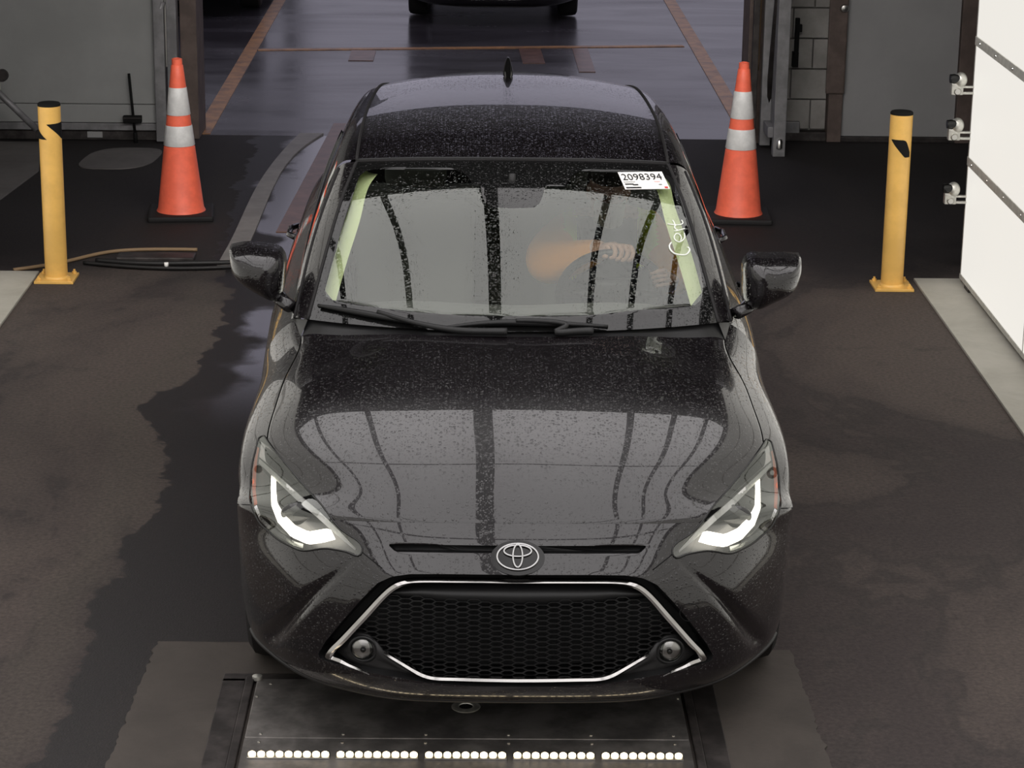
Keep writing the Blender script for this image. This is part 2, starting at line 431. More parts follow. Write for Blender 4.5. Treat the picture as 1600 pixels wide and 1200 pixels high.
NAu, NAv, NBu = 11, 14, 14
NAu = NBu = 13
AB = sgrid(mirror_cols(GA[::-1]+GB[1:]), NAu, NAv)
A = AB[:8*NAu+1][::-1].copy(); BX = AB[8*NAu:].copy(); B = BX[:6*NBu+1].copy()
QF = BX[6*NBu:]                                  # the fenders run on past the hood to the doors
# windshield: base row to header row
GW = []
for s, zc, yc, hw, ysag, zsag in ((0, 1.011, 1.080, .674, .205, .020), (.34, 1.165, 1.305, .632, .165, .022), (.68, 1.313, 1.545, .588, .118, .024), (1, 1.425, 1.790, .540, .080, .026)):
    GW.append([(hw*q, yc+ysag*q**2.2, zc-zsag*q**2.2) for q in (0, .25, .5, .72, .9, 1)])
W = sgrid(mirror_cols(GW), 46, 24)
# roof: header to rear header
GR = []
for yc, zc, hw, ysag, zsag in ((1.795, 1.428, .540, .080, .026), (2.05, 1.462, .540, .05, .028), (2.45, 1.485, .536, .02, .031), (2.95, 1.482, .525, -.02, .034), (3.35, 1.462, .507, -.06, .037), (3.62, 1.430, .485, -.10, .041)):
    GR.append([(hw*q, yc+ysag*q**2, zc-zsag*q**2.4) for q in (0, .25, .5, .72, .9, 1)])
RF = sgrid(mirror_cols(GR), 14, 12)
bvh = BVHTree.FromPolygons([tuple(p) for p in A.reshape(-1, 3)]+[tuple(p) for p in B.reshape(-1, 3)],
      [tuple(map(int, f)) for f in gridfaces(*A.shape[:2])]+[tuple(map(int, f+A.shape[0]*A.shape[1])) for f in gridfaces(*B.shape[:2])])
bvhW = BVHTree.FromPolygons([tuple(p) for p in W.reshape(-1, 3)], [tuple(map(int, f)) for f in gridfaces(*W.shape[:2])])
def hit(px, py, t=None, dy=0.0):
    d = ray(px, py); l, n, i, dist = (t or bvh).ray_cast(Vector(CO-CORG), Vector(d))
    if l is None:
        l, n, i, dist = (t or bvh).find_nearest(Vector(aty(px, py, Y0+.3)-CORG))
    if n.y > 0: n = -n
    p = np.array(l)
    if dy:
        d = d/np.linalg.norm(d); p = p + d*dy
    return p
def hits(pts, t=None, dy=0.0): return np.array([hit(*p, t=t, dy=dy) for p in pts])
MIR = np.array([-1, 1, 1.0])
C17, S17 = math.cos(RAD(17)), math.sin(RAD(17))
def uw(P): P = np.asarray(P); return np.stack([P[..., 0], P[..., 2]*C17+P[..., 1]*S17], -1)
def nearest_on(poly3, P):
    """snap points P to closed polyline poly3, measured in the front view plane"""
    a2 = uw(poly3); b2 = np.roll(a2, -1, 0); q = uw(P); b3 = np.roll(poly3, -1, 0)
    ab = b2-a2; tt = ((q[:, None]-a2)*ab).sum(-1)/((ab**2).sum(-1)+1e-12); tt = np.clip(tt, 0, 1)
    c = a2+ab*tt[..., None]; k = ((q[:, None]-c)**2).sum(-1).argmin(1); r = np.arange(len(P))
    return poly3[k]+(b3[k]-poly3[k])*tt[r, k][:, None]
def cut(V, Fc, poly3, snap=True):
    """split faces by a closed outline; the common border is pulled onto the outline"""
    cen = V[Fc].mean(1); ins = inpoly(uw(cen), uw(poly3))
    a, b = set(Fc[ins].ravel()), set(Fc[~ins].ravel()); com = np.array(sorted(a & b), int)
    if snap and len(com):
        V[com] = nearest_on(poly3, V[com])
    return Fc[~ins], Fc[ins]
def both(P): return [np.asarray(P), np.asarray(P)*MIR]

# -- outlines read off the car, left half in view
HLpx = [(404,685),(398,708),(392.5,735),(390.5,767),(394.5,795),(404,815),(418,829),(432,841),(457,855),(472,860.5),(490,859),(510,857),(530,860),(548,865),(563,868),(566,862),(540,833),(510,799),(484,769),(457,738),(435,711),(415,684),(409,681)]
HL = polyres(curve(np.vstack([hits(HLpx), hits(HLpx[:1])]), 200)[:-1], 160, True)
GRpx_out = [(497,1022),(508,1003),(535,970),(565,936),(590,911),(612,901),(640,897),(700,897),(806,898.3)]
GRpx_low = [(806,1073.3),(740,1072.5),(667,1067),(640,1062),(600,1055),(560,1047),(520,1036),(500,1029)]
go = hits(GRpx_out); gl = hits(GRpx_low); go[-1, 0] = 0; gl[0, 0] = 0
half = np.vstack([go, gl[:0], ])
GRout = np.vstack([go, (go*MIR)[-2::-1], (gl*MIR)[::-1][:-1], gl])   # closed: left tip -> top -> right tip -> bottom -> left
GRout = polyres(GRout, 420, True)
SLpx = [(605,850),(700,851.5),(806,853),(806,865),(700,863.8),(618,862.5)]
sl = hits(SLpx); sl[2, 0] = sl[3, 0] = 0
SLOT = polyres(np.vstack([sl[:3], (sl*MIR)[1::-1], (sl*MIR)[:3:-1], sl[3:]]), 260, True)
GVpx = [(556,868),(532,892),(505,914),(482,934),(461,955),(443,974),(424,994)]
GV = hits(GVpx)
VA = A.reshape(-1, 3).copy(); VB = B.reshape(-1, 3).copy()
FA = gridfaces(*A.shape[:2]); FB = gridfaces(*B.shape[:2])
def nrm(V, Fc):
    n = np.zeros_like(V); f = V[Fc]; fn = np.cross(f[:, 2]-f[:, 0], f[:, 3]-f[:, 1])
    for k in range(4): np.add.at(n, Fc[:, k], fn)
    n /= np.linalg.norm(n, axis=1)[:, None]+1e-12; return n
nA = nrm(VA, FA); nA *= np.where(nA[:, 1:2] > 0, -1, 1)
nB = nrm(VB, FB); nB *= np.where(nB[:, 2:3] < 0, -1, 1)
# creases running from the lamps down to the bumper corners
for g in both(GV):
    g2 = uw(polyres(g, 60)); q = uw(VA); d2 = ((q[:, None]-g2)**2).sum(-1); k = d2.argmin(1); d = np.sqrt(d2.min(1))
    s = k/59.0; wd = .010+.024*s**1.3; dep = (.010+.022*s)*np.clip(1-np.abs(k-30)/31.0, 0, 1)**.25
    VA -= nA*(np.exp(-(d/wd)**2*1.6)*dep)[:, None]
FAk, FAg = cut(VA, FA, GRout)
FAk, _ = cut(VA, FAk, SLOT)
lensV, lensF = [], []
# hood / fender / bumper split of B at the seam column
ncB = B.shape[1]; c_seam = 5*NAv; mid = ncB//2
colidx = (FB.min(1) % ncB)
is_hood = (colidx >= mid-c_seam) & (colidx < mid+c_seam)
lens_parts = []
bump, hood, fend = FAk, FB[is_hood], FB[~is_hood]
lens_pieces = {0: [], 1: []}
for k, hl in enumerate(both(HL)):
    bump, l1 = cut(VA, bump, hl); hood, l2 = cut(VB, hood, hl); fend, l3 = cut(VB, fend, hl)
    lens_pieces[k] = [(VA, l1, nA), (VB, l2, nB), (VB, l3, nB)]
def shrink_edge(V, Fc, ids, toward, amt): pass
# narrow shut lines: the hood's border verts step in and down a little
def panel(name, V, Fc, mat, gap_ids=None):
    V2, F2 = compact(V, Fc)
    return part(name, V2, F2, mat)
hoodV = VB.copy(); gap = .0028
fr = np.arange(ncB)                                    # front edge row
hoodV[fr] += np.array([0, gap, -.0015])
nrow = B.shape[0]
for cidx, sgn in ((mid-c_seam, 1), (mid+c_seam, -1)):
    ids = np.arange(nrow)*ncB+cidx; hoodV[ids, 0] += sgn*gap; hoodV[ids, 2] -= .0015
ids = np.arange((nrow-1)*ncB, nrow*ncB); 
for k, (V, l) in enumerate([(VB, None)]): pass
# pull the lamp border of the hood back onto the outline
panel('hood', hoodV, hood, 'black_paint')
panel('bumper', VA, bump, 'black_paint')
fl_ = fend[VB[fend].mean(1)[:, 0] < 0]; fr_ = fend[VB[fend].mean(1)[:, 0] > 0]
def fender(Fq, cols):
    V = np.vstack([VB, QF[:, cols].reshape(-1, 3)]); g = gridfaces(NBu+1, len(cols))
    panel('fender', V, np.vstack([Fq, g+len(VB)]), 'black_paint')
fender(fl_, np.arange(0, mid-c_seam+1)); fender(fr_, np.arange(mid+c_seam, ncB))
# dark structure under the panels, seen only through the gaps
def offset_surface(P, d): Q = P.copy(); Q[..., 0] *= .985; Q[..., 1] += d; Q[..., 2] -= d*.35; return Q
ub = offset_surface(B, .012)
part('inner_panel', ub.reshape(-1, 3), FB, 'matte_black')
ids_low = A.shape[0]
# -- headlights
def ribbon(name, outer, inner, mat, parent, thick=None):
    o_, i_ = np.asarray(outer), np.asarray(inner); n = len(o_)
    return obj(name, np.vstack([o_, i_]), [(k, k+1, n+k+1, n+k) for k in range(n-1)], mat, parent)
def solid_ribbon(name, outer, inner, depth, mat, parent):
    """flat band between two polylines, given a thickness backwards"""
    o_, i_ = np.asarray(outer), np.asarray(inner); n = len(o_); d = np.array([0, depth, -depth*.3])
    V = np.vstack([o_, i_, o_+d, i_+d]); Fc = []
    for k in range(n-1):
        Fc += [(k, k+1, n+k+1, n+k), (2*n+k, 3*n+k, 3*n+k+1, 2*n+k+1), (k, 2*n+k, 2*n+k+1, k+1), (n+k, n+k+1, 3*n+k+1, 3*n+k)]
    Fc += [(0, n, 3*n, 2*n), (n-1, 3*n-1, 4*n-1, 2*n-1)]
    return obj(name, V, Fc, mat, parent, False)
LEDo = [(424,738),(423,762),(424,790),(434,816),(455,839),(482,851),(505,848),(524,843)]
LEDi = [(431,741),(431,764),(433,786),(443,803),(461,821),(482,831),(510,826),(517,828)]
RIDo = [(405,717),(417,727),(440,748),(470,775),(500,800),(530,829),(556,857)]
RIDi = [(404,724),(415,734),(437,756),(466,784),(496,809),(527,837),(555,860)]
AMBo = [(402,698),(397,715),(395,735),(394,765),(397,790)]
AMBi = [(405,700),(402,716),(400.5,736),(399.5,765),(402,788)]
LOWo = [(397,792),(406,813),(420,827),(434,838),(458,852),(473,857)]
LOWi = [(401,789),(409,809),(423,822),(437,832),(460,846),(474,850)]
def trim_hits(px, dy): return hits(px, dy=dy)
for k in range(2):
    mm = MIR if k else np.ones(3)
    hl = HL*mm
    # housing: the lamp shape pushed back into the body, closed by side walls
    pieces = [compact(V, l)+compact(nn, l)[:1] for V, l, nn in lens_pieces[k] if len(l)]
    Vs = np.vstack([p[0] for p in pieces]); Ns = np.vstack([p[2] for p in pieces]); Fs = []; o_ = 0
    for p in pieces: Fs.append(p[1]+o_); o_ += len(p[0])
    Fs = np.vstack(Fs)
    fn = np.cross(Vs[Fs[:, 2]]-Vs[Fs[:, 0]], Vs[Fs[:, 3]]-Vs[Fs[:, 1]]); neg = (fn*Ns[Fs].mean(1)).sum(1) < 0; Fs[neg] = Fs[neg][:, ::-1]
    back = Vs - Ns*.036 + np.array([0, .012, -.004])
    housing = part('headlight', back, Fs, 'lamp_bowl')
    n = len(hl); wl = np.vstack([hl, hl+np.array([0, .05, -.015])])
    obj('lamp_wall', wl, [(i, (i+1) % n, n+(i+1) % n, n+i) for i in range(n)], 'lamp_bowl', housing)
    lens = obj('lamp_lens', Vs, Fs, 'lamp_glass', housing)
    tube('lamp_rim', polyres(hl, 150, True), .0030, 'gloss_black', housing, 6, True)
    f = lambda px, dy: polyres(trim_hits(px, dy), 28)*mm
    solid_ribbon('light_strip', f(LEDo, .012), f(LEDi, .012), .008, 'led_strip', housing)
    solid_ribbon('chrome_ridge', f(RIDo, .002), f(RIDi, .004), .012, 'lamp_silver', housing)
    solid_ribbon('side_marker', f(AMBo, .008), f(AMBi, .010), .008, 'amber_lens', housing)
    solid_ribbon('lower_trim', f(LOWo, .006), f(LOWi, .012), .01, 'dark_chrome', housing)
    # reflector bowl filling the lamp between trim and projector
    def fan(name, px, dy, mat):
        P = trim_hits(px, dy)*mm; c = P.mean(0)+np.array([0, .02, -.006]); V = np.vstack([P, c]); m = len(P)
        return obj(name, V, [(i, (i+1) % m, m) for i in range(m)], mat, housing)
    fan('upper_reflector', [(408,690),(405,714),(440,744),(500,795),(548,848),(535,832),(505,797),(455,741),(420,698)], .018, 'lamp_silver')
    fan('side_reflector', [(403,727),(401,765),(404,788),(420,812),(440,832),(458,842),(432,818),(421,790),(420,762),(421,741)], .034, 'lamp_bowl')
    c = trim_hits([(472, 802)], .056)[0]*mm
    bm = bmesh.new(); bmesh.ops.create_uvsphere(bm, u_segments=28, v_segments=16, radius=.05)
    for v in bm.verts: v.co = Vector((v.co.x*1.25, v.co.y*.45, v.co.z*.72)) + Vector(c)
    bobj('projector_lens', bm, 'projector', housing, True)
    t_ = np.linspace(0, 2*np.pi, 40, endpoint=False)
    if 0: tube('projector_ring', [c+np.array([.046*math.cos(a), -.006+.012*math.cos(a)*(-1 if k else 1)*-1, .034*math.sin(a)]) for a in t_], .004, 'dark_chrome', housing, 6, True)
# -- upper slot and emblem
part('grille_slot', np.vstack([SLOT, SLOT+np.array([0, .03, -.004])]), [(i, (i+1) % 260, 260+(i+1) % 260, 260+i) for i in range(260)]+[tuple(range(519, 259, -1))], 'satin_black', smooth=False)
ec = hit(808, 871); ec[0] = 0
_l, _n, _i, _d = bvh.ray_cast(Vector(CO-CORG), Vector(ray(808, 871))); en = np.array([0, -abs(_n.y), abs(_n.z)]); en /= np.linalg.norm(en); ex = np.array([1., 0, 0]); ez = np.cross(ex, en)*-1
if ez[2] < 0: ez = -ez
def oval(cx, cz, a, b, n=48, off=.0, lift=0): return [ec+en*(.008+off)+ex*(cx+a*math.cos(q))+ez*(cz+b*math.sin(q)) for q in np.linspace(0, 2*np.pi, n, endpoint=False)]
bm = bmesh.new()
base = [bm.verts.new(ec+en*.004+(np.array(p)-ec-en*.008)) for p in oval(0, -.002, .077, .052)]
bm.faces.new(base); ex_ = bmesh.ops.extrude_face_region(bm, geom=list(bm.faces)); 
for v in [g for g in ex_['geom'] if isinstance(g, bmesh.types.BMVert)]: v.co -= Vector(en*.03)
bobj('emblem_pad', bm, 'gloss_black', car)
emb = tube('emblem', oval(0, 0, .0585, .0385), .003, 'emblem_chrome', car, 10, True, (en, .7))
emb['label'] = 'chrome emblem of three overlapping ovals'
tube('upright_oval', oval(0, .0015, .0135, .0335, off=.002), .003, 'emblem_chrome', emb, 8, True, (en, .7))
tube('wide_oval', oval(0, .0165, .039, .0165, off=.001), .003, 'emblem_chrome', emb, 8, True, (en, .7))
# -- lower grille
CHo = [(806,906.9),(700,905.6),(660,905.5),(636,907),(618,912),(600,925),(576,950),(550,978),(525,1004),(510,1021),(508,1027),(516,1032),(538,1040),(558,1047),(577,1054)]
CHi = [(806,912.9),(700,911.6),(661,911.5),(640,913),(622,919),(606,931),(583,956),(557,984),(532,1010),(521,1022),(520,1025),(526,1028),(542,1036),(560,1044),(577,1052)]
LCo = [(597,1021),(612,1031),(640,1049),(653,1057),(667,1062),(700,1065),(750,1066.6),(806,1067.6)]
LCi = [(600,1019),(616,1028),(643,1044),(656,1051),(669,1056),(700,1059),(750,1060.4),(806,1061.4)]
def cline(px, dy, n=160):
    h = hits(px, dy=dy)
    if abs(px[0][0]-806) < 1: h[0, 0] = 0
    if abs(px[-1][0]-806) < 1: h[-1, 0] = 0
    return curve(h, n)
GD = .005
def chrome_band(name, o_px, i_px, start_center):
    o_, i_ = cline(o_px, GD), cline(i_px, GD)
    if start_center: o2, i2 = np.vstack([(o_*MIR)[::-1], o_[1:]]), np.vstack([(i_*MIR)[::-1], i_[1:]])
    else: o2, i2 = np.vstack([o_, (o_*MIR)[-2::-1]]), np.vstack([i_, (i_*MIR)[-2::-1]])
    n = len(o2); m_ = (o2+i2)/2+np.array([0, -.007, 0]); d = np.array([0, .018, 0])
    V = np.vstack([o2, m_, i2, o2+d, i2+d]); Fc = []
    for k in range(n-1):
        Fc += [(k, k+1, n+k+1, n+k), (n+k, n+k+1, 2*n+k+1, 2*n+k), (k+1, k, 3*n+k, 3*n+k+1), (2*n+k, 2*n+k+1, 4*n+k+1, 4*n+k)]
    Fc += [(0, n, 2*n, 4*n, 3*n), (n-1, 2*n-1, 3*n-1, 5*n-1, 4*n-1)]
    o = obj(name, V, Fc, 'chrome', gri, True); sharp(o, 30); return o
# black surround sinking from the bumper skin to the chrome line, and the backing
m_ = len(GRout); inner = GRout*np.array([.965, 1, 1]); cz = .43
inn = GRout+np.array([0, .06, 0]); inn[:, 0] *= .95; inn[:, 2] = .425+(inn[:, 2]-.425)*.90
inn2 = inn+np.array([0, .06, 0])
gri = part('grille', np.vstack([GRout, inn, inn2]), [(i, (i+1) % m_, m_+(i+1) % m_, m_+i) for i in range(m_)]+[(m_+i, m_+(i+1) % m_, 2*m_+(i+1) % m_, 2*m_+i) for i in range(m_)]+[tuple(range(3*m_-1, 2*m_-1, -1))], 'satin_black')
sharp(gri, 30)
chrome_band('chrome_frame', CHo, CHi, True)
chrome_band('chrome_lower_trim', LCo, LCi, False)
# honeycomb
HCpx = [(806,944),(720,941),(660,936),(612,932),(590,955),(560,988),(545,1003),(598,1016),(622,1032),(655,1052),(680,1058),(806,1062)]
hc2 = uw(hits(HCpx)); hc2[0, 0] = hc2[-1, 0] = 0
hcpoly = np.vstack([hc2, (hc2*np.array([-1, 1]))[-2:0:-1]])
def atuw(u, w_, d):
    """point on the bumper skin at front-view position (u, w), pushed back by d"""
    o_ = Vector((u, -S17*0+0, 0)); base = np.array([u, w_*S17, w_*C17]); dirv = np.array([0, C17, -S17])
    l, n, i, dd = bvh.ray_cast(Vector(base-dirv*3), Vector(dirv))
    if l is None: return base+dirv*(d-.3)
    return np.array(l)+dirv*d
bm = bmesh.new(); hw_, hh_ = .0217, .0077
cache = {}
def hv(u, w_, d):
    key = (round(u, 4), round(w_, 4), d)
    if key not in cache: cache[key] = bm.verts.new(atuw(u, w_, d))
    return cache[key]
umin, umax = hcpoly[:, 0].min(), hcpoly[:, 0].max(); wmin, wmax = hcpoly[:, 1].min(), hcpoly[:, 1].max()
dx, dz = hw_*1.5, hh_*1.0
ci = 0
for iu in range(int((umax-umin)/dx)+2):
    for iw in range(int((wmax-wmin)/(hh_*2))+2):
        u = umin+iu*dx; w_ = wmin+iw*hh_*2+(hh_ if iu % 2 else 0)
        if not inpoly(np.array([[u, w_]]), hcpoly)[0]: continue
        ring = [(hw_*math.cos(a), hh_*1.1547*math.sin(a)) for a in np.radians([0, 60, 120, 180, 240, 300])]
        fo = [bm.verts.new(atuw(u+x*.985, w_+z*.985, .034)) for x, z in ring]
        fi = [bm.verts.new(atuw(u+x*.88, w_+z*.76, .034)) for x, z in ring]
        fb = [bm.verts.new(atuw(u+x*.88, w_+z*.76, .055)) for x, z in ring]
        for q in range(6):
            r = (q+1) % 6
            bm.faces.new((fo[q], fo[r], fi[r], fi[q])); bm.faces.new((fi[q], fi[r], fb[r], fb[q]))
bobj('honeycomb_mesh', bm, 'satin_black', gri)
def skin_strip(name, top_px, bot_px, d, mat, parent, bulge=0, n=60):
    t2, b2 = polyres(uw(hits(top_px)), n), polyres(uw(hits(bot_px)), n); t2[-1, 0] = b2[-1, 0] = 0
    rows = []
    for s in np.linspace(0, 1, 7):
        q = t2*(1-s)+b2*s; rows.append(np.array([atuw(a, b, d-bulge*math.sin(math.pi*s)) for a, b in q]))
    rows = np.array(rows); full = np.concatenate([rows, (rows*MIR)[:, -2::-1]], 1)
    return obj(name, full.reshape(-1, 3), gridfaces(*full.shape[:2]), mat, parent)
skin_strip('grille_bar', [(613,921),(660,916),(806,917)], [(606,934),(700,948),(806,952)], .050, 'satin_black', gri, .016)
# fog lamp pods
for k in range(2):
    mm = MIR if k else np.ones(3)
    def pod(name, px, dy, mat, dome):
        P = polyres(hits(px, dy=dy), 40, True)*mm; c = P.mean(0)+np.array([0, -dome, 0]); md = (P+P.mean(0))/2+np.array([0, -dome*.8, 0]); m = len(P)
        bk = P+np.array([0, .05, 0])
        return obj(name, np.vstack([P, md, [c], bk]), [(i, (i+1) % m, m+(i+1) % m, m+i) for i in range(m)]+[(m+i, m+(i+1) % m, 2*m) for i in range(m)]+[((i+1) % m, i, 2*m+1+i, 2*m+1+(i+1) % m) for i in range(m)], mat, gri)
    pod('fog_lamp_pod', [(527,1018),(540,1000),(556,989),(575,993),(592,1008),(600,1021),(612,1032),(650,1055),(640,1059),(600,1053),(575,1046),(545,1033)], .030, 'black_plastic', .004)
    c = hits([(567.5, 1013)], dy=.030)[0]*mm
    ring = [c+np.array([.0385*math.cos(a), -.004+.006*math.cos(a)*(1 if not k else -1)*-1, .0365*math.sin(a)]) for a in np.linspace(0, 2*np.pi, 36, endpoint=False)]
    fg = tube('fog_lamp', ring, .0055, 'satin_black', gri, 8, True)
    bm = bmesh.new(); bmesh.ops.create_uvsphere(bm, u_segments=28, v_segments=14, radius=.035)
    for v in bm.verts: v.co = Vector((v.co.x, v.co.y*.62, v.co.z)) + Vector(c)
    bobj('fog_lens', bm, 'lamp_glass', fg, True)
    bm = bmesh.new(); bmesh.ops.create_uvsphere(bm, u_segments=24, v_segments=12, radius=.032)
    for v in bm.verts: v.co = Vector((v.co.x, v.co.y*.4, v.co.z)) + Vector(c)+Vector((0, .003, 0))
    bobj('fog_reflector', bm, 'fog_bowl', fg, True)
    bm = bmesh.new(); bmesh.ops.create_uvsphere(bm, u_segments=12, v_segments=8, radius=.009)
    for v in bm.verts: v.co += Vector(c)+Vector((0, -.008, 0))
    bobj('fog_bulb', bm, 'gloss_black', fg, True)
# tow-hook cover outline on the right cheek
tw = np.array([np.array(hit(806-(1075-806)+dx_, 952+dy_))*MIR for dx_, dy_ in ((-15, 6), (-13, -7), (-2, -12), (13, -6), (16, 2), (10, 13), (-4, 14))])
tube('tow_hook_cover', curve(np.vstack([tw, tw[:1]]), 40)[:-1], .0012, 'matte_black', car, 5, True)
# number-plate-less front lip
lipP = [np.array(p) for p in A[-1][::3]]
tube('front_lip', [p+np.array([0, .004, .0]) for p in lipP], .007, 'black_plastic', car, 8)
# short seams beside the lamps
for g in both(hits([(566,863),(582,876),(597,888)])): tube('lamp_seam', g, .0018, 'matte_black', car, 5)
for g in both(hits([(371,788),(381,788.5),(391,789)])): tube('bumper_seam', g, .0018, 'matte_black', car, 5)
# unseen black box added to block light inside the nose, and undertray
boxo('light_blocker', (-.60, .30, .20), (.60, 1.10, .58), 'matte_black', car, 0)
boxo('floor_pan', (-.72, 1.10, .20), (.72, 4.05, .30), 'matte_black', car, 0)
# -- cowl and windshield
cow = np.stack([B[-1, mid-c_seam:mid+c_seam+1]+np.array([0, -.01, -.012]), np.array([W[0, int(round(i))] for i in np.linspace(0, W.shape[1]-1, 2*c_seam+1)])+np.array([0, .02, -.004])])
part('cowl_panel', cow.reshape(-1, 3), gridfaces(*cow.shape[:2]), 'satin_black')
CLpx = [(508,452),(530,372),(553,300),(561,276),(572,266.5),(590,264.5),(712,265),(728,272),(738,287),(751,289),(753,304),(758,317),(768,324),(800,325.5),(834,324.5),(843,318),(848,306),(851,290.5),(884,291),(893,275),(905,267),(1020,270),(1045,274),(1054,284),(1072,340),(1090,400),(1099,448),(1096,468),(1086,477),(1000,484),(930,492),(806,494),(690,491),(600,482),(520,469),(509,463)]
CL = hits(CLpx, bvhW); CL = polyres(np.vstack([CL]), 500, True)
VW = W.reshape(-1, 3).copy(); FWs = gridfaces(*W.shape[:2])
# windshield outline measured in its own plane
fr_, gl_ = cut(VW, FWs, CL)
ws = part('windshield', *compact(VW, gl_), 'windshield_glass')
obj('black_band', *compact(VW, fr_), 'frit_black', ws)
edge = np.vstack([W[:, 0], W[-1, 1:-1], W[::-1, -1]])
tube('windshield_seal', edge[::4], .006, 'rubber', car, 6)
# wipers
def wiper(blade_px, arm_px):
    wp = tube('wiper', curve(hits(blade_px, bvhW, -.018), 30), .006, 'satin_black', car, 8, rs=list(.004+.0065*np.sin(np.linspace(.15, np.pi-.15, 30))))
    tube('wiper_rubber', curve(hits(blade_px, bvhW, -.006), 30)+np.array([0, 0, -.002]), .004, 'rubber', wp, 6)
    a = curve(hits(arm_px, bvhW, -.03), 30)
    tube('wiper_arm', a, .008, 'satin_black', wp, 8, rs=list(np.linspace(.007, .013, 30)))
wiper([(497,477),(560,488),(620,499),(665,507)], [(590,487),(640,502),(690,517),(745,524),(792,527)])
wiper([(694,512),(760,505),(850,505),(950,510)], [(806,501),(850,502),(884,510),(925,520),(980,524),(1042,523)])
# sticker and handwriting on the glass
def on_glass(px, py, lift=.002): 
    return hit(px, py, bvhW, -lift)
s4 = [(965,269),(1034,268),(1047,295),(977,296)]
def sq(u, v, lift=.003):
    p = np.array(s4[0])*(1-u)*(1-v)+np.array(s4[1])*u*(1-v)+np.array(s4[2])*u*v+np.array(s4[3])*(1-u)*v
    return on_glass(p[0], p[1], lift)
g = np.array([[sq(u, v) for u in np.linspace(0, 1, 9)] for v in np.linspace(0, 1, 5)])
stk = part('lot_sticker', g.reshape(-1, 3), gridfaces(5, 9), 'paper_white')
stk['label'] = 'white lot sticker printed 2098394 in large digits'
def flat_text(body, u0, u1, v0, v1, mat, parent, name):
    cu = bpy.data.curves.new(name, 'FONT'); cu.body = body; cu.resolution_u = 3
    to = bpy.data.objects.new(name, cu); C.objects.link(to); dg = bpy.context.evaluated_depsgraph_get(); dg.update()
    me = bpy.data.meshes.new_from_object(to.evaluated_get(dg)); bpy.data.objects.remove(to)
    co = np.array([v.co[:] for v in me.vertices]); lo, hi = co.min(0), co.max(0)
    V = [sq(u0+(u1-u0)*(x-lo[0])/(hi[0]-lo[0]), v1+(v0-v1)*(y-lo[1])/(hi[1]-lo[1]), .006) for x, y, z in co]
    o = obj(name, V, [tuple(p.vertices) for p in me.polygons], mat, parent, False); return o
flat_text('2098394', .05, .94, .10, .46, 'ink_black', stk, 'printed_number')
def bar_(u0, u1, v0, v1, mat, name='printed_line'):
    q = [sq(u, v, .006) for u, v in ((u0, v0), (u1, v0), (u1, v1), (u0, v1))]; obj(name, q, [(0, 1, 2, 3)], mat, stk, False)
bar_(.04, .30, .555, .575, 'ink_black'); bar_(.05, .24, .66, .72, 'ink_black'); bar_(.22, .34, .70, .76, 'ink_black'); bar_(.04, .38, .86, .93, 'ink_black'); bar_(.72, .86, .56, .575, 'ink_red'); bar_(.80, .87, .72, .75, 'ink_black')
bar_(.90, .97, .86, .95, 'ink_red')
hw_px = [  # letters of the word, written sideways up the glass
 [(1049,379),(1046,384),(1048,391),(1054,396),(1062,398),(1071,398),(1076,394),(1077,388),(1074,386)],
 [(1063,376),(1064,369),(1059,365),(1054,368),(1055,375),(1060,378),(1066,376),(1070,370),(1069,364)],
 [(1054,361),(1060,360),(1070,357)], [(1060,360),(1056,358),(1054,355),(1056,352)],
 [(1043,350),(1052,351),(1063,351),(1067,348),(1065,344)], [(1054,357),(1053,347),(1051,344)]]
hp = tube('chalk_writing', curve([on_glass(*p, .003) for p in hw_px[0]], 24), .0028, 'chalk_white', car, 6)
hp['label'] = 'white hand-written word Cert on the glass'
for q in hw_px[1:]: tube('chalk_stroke', curve([on_glass(*p, .003) for p in q], 20) if len(q) > 2 else [on_glass(*p, .003) for p in q], .0022, 'chalk_white', hp, 6)
# -- roof
part('roof', RF.reshape(-1, 3), gridfaces(*RF.shape[:2]), 'black_paint')
hl_ = RF.copy(); hl_[..., 2] -= .03; hl_[..., 0] *= .97
part('headliner', hl_.reshape(-1, 3), gridfaces(*RF.shape[:2], flip=True), 'headliner')
tube('header_trim', [p+np.array([0, -.004, .002]) for p in RF[0][::3]], .005, 'satin_black', car, 6)
fy = 3.28
bm = bmesh.new()
prof = [(0, 0, .034, .0), (.0, -.062, .030, .006), (0, -.045, .024, .022), (0, -.015, .014, .045), (0, .02, .008, .066), (0, .045, .005, .072)]
rings = []
for (x, y, hw, z), yr in zip([(0, -.085, .004, .0), (0, -.06, .02, .004), (0, -.03, .019, .022), (0, 0, .013, .044), (0, .025, .008, .060), (0, .04, .004, .066)], (.09, .09, .08, .065, .045, .03)):
    ring = []
    for q in np.linspace(0, 2*np.pi, 16, endpoint=False):
        ring.append(bm.verts.new((hw*math.cos(q), fy+y+yr*.5+yr*.5*math.sin(q), 1.468+z)))
    rings.append(ring)
for a, b in zip(rings, rings[1:]):
    for q in range(16): bm.faces.new((a[q], a[(q+1) % 16], b[(q+1) % 16], b[q]))
bm.faces.new(rings[-1]); bm.faces.new(rings[0][::-1])
bobj('antenna_fin', bm, 'gloss_black', car, True)
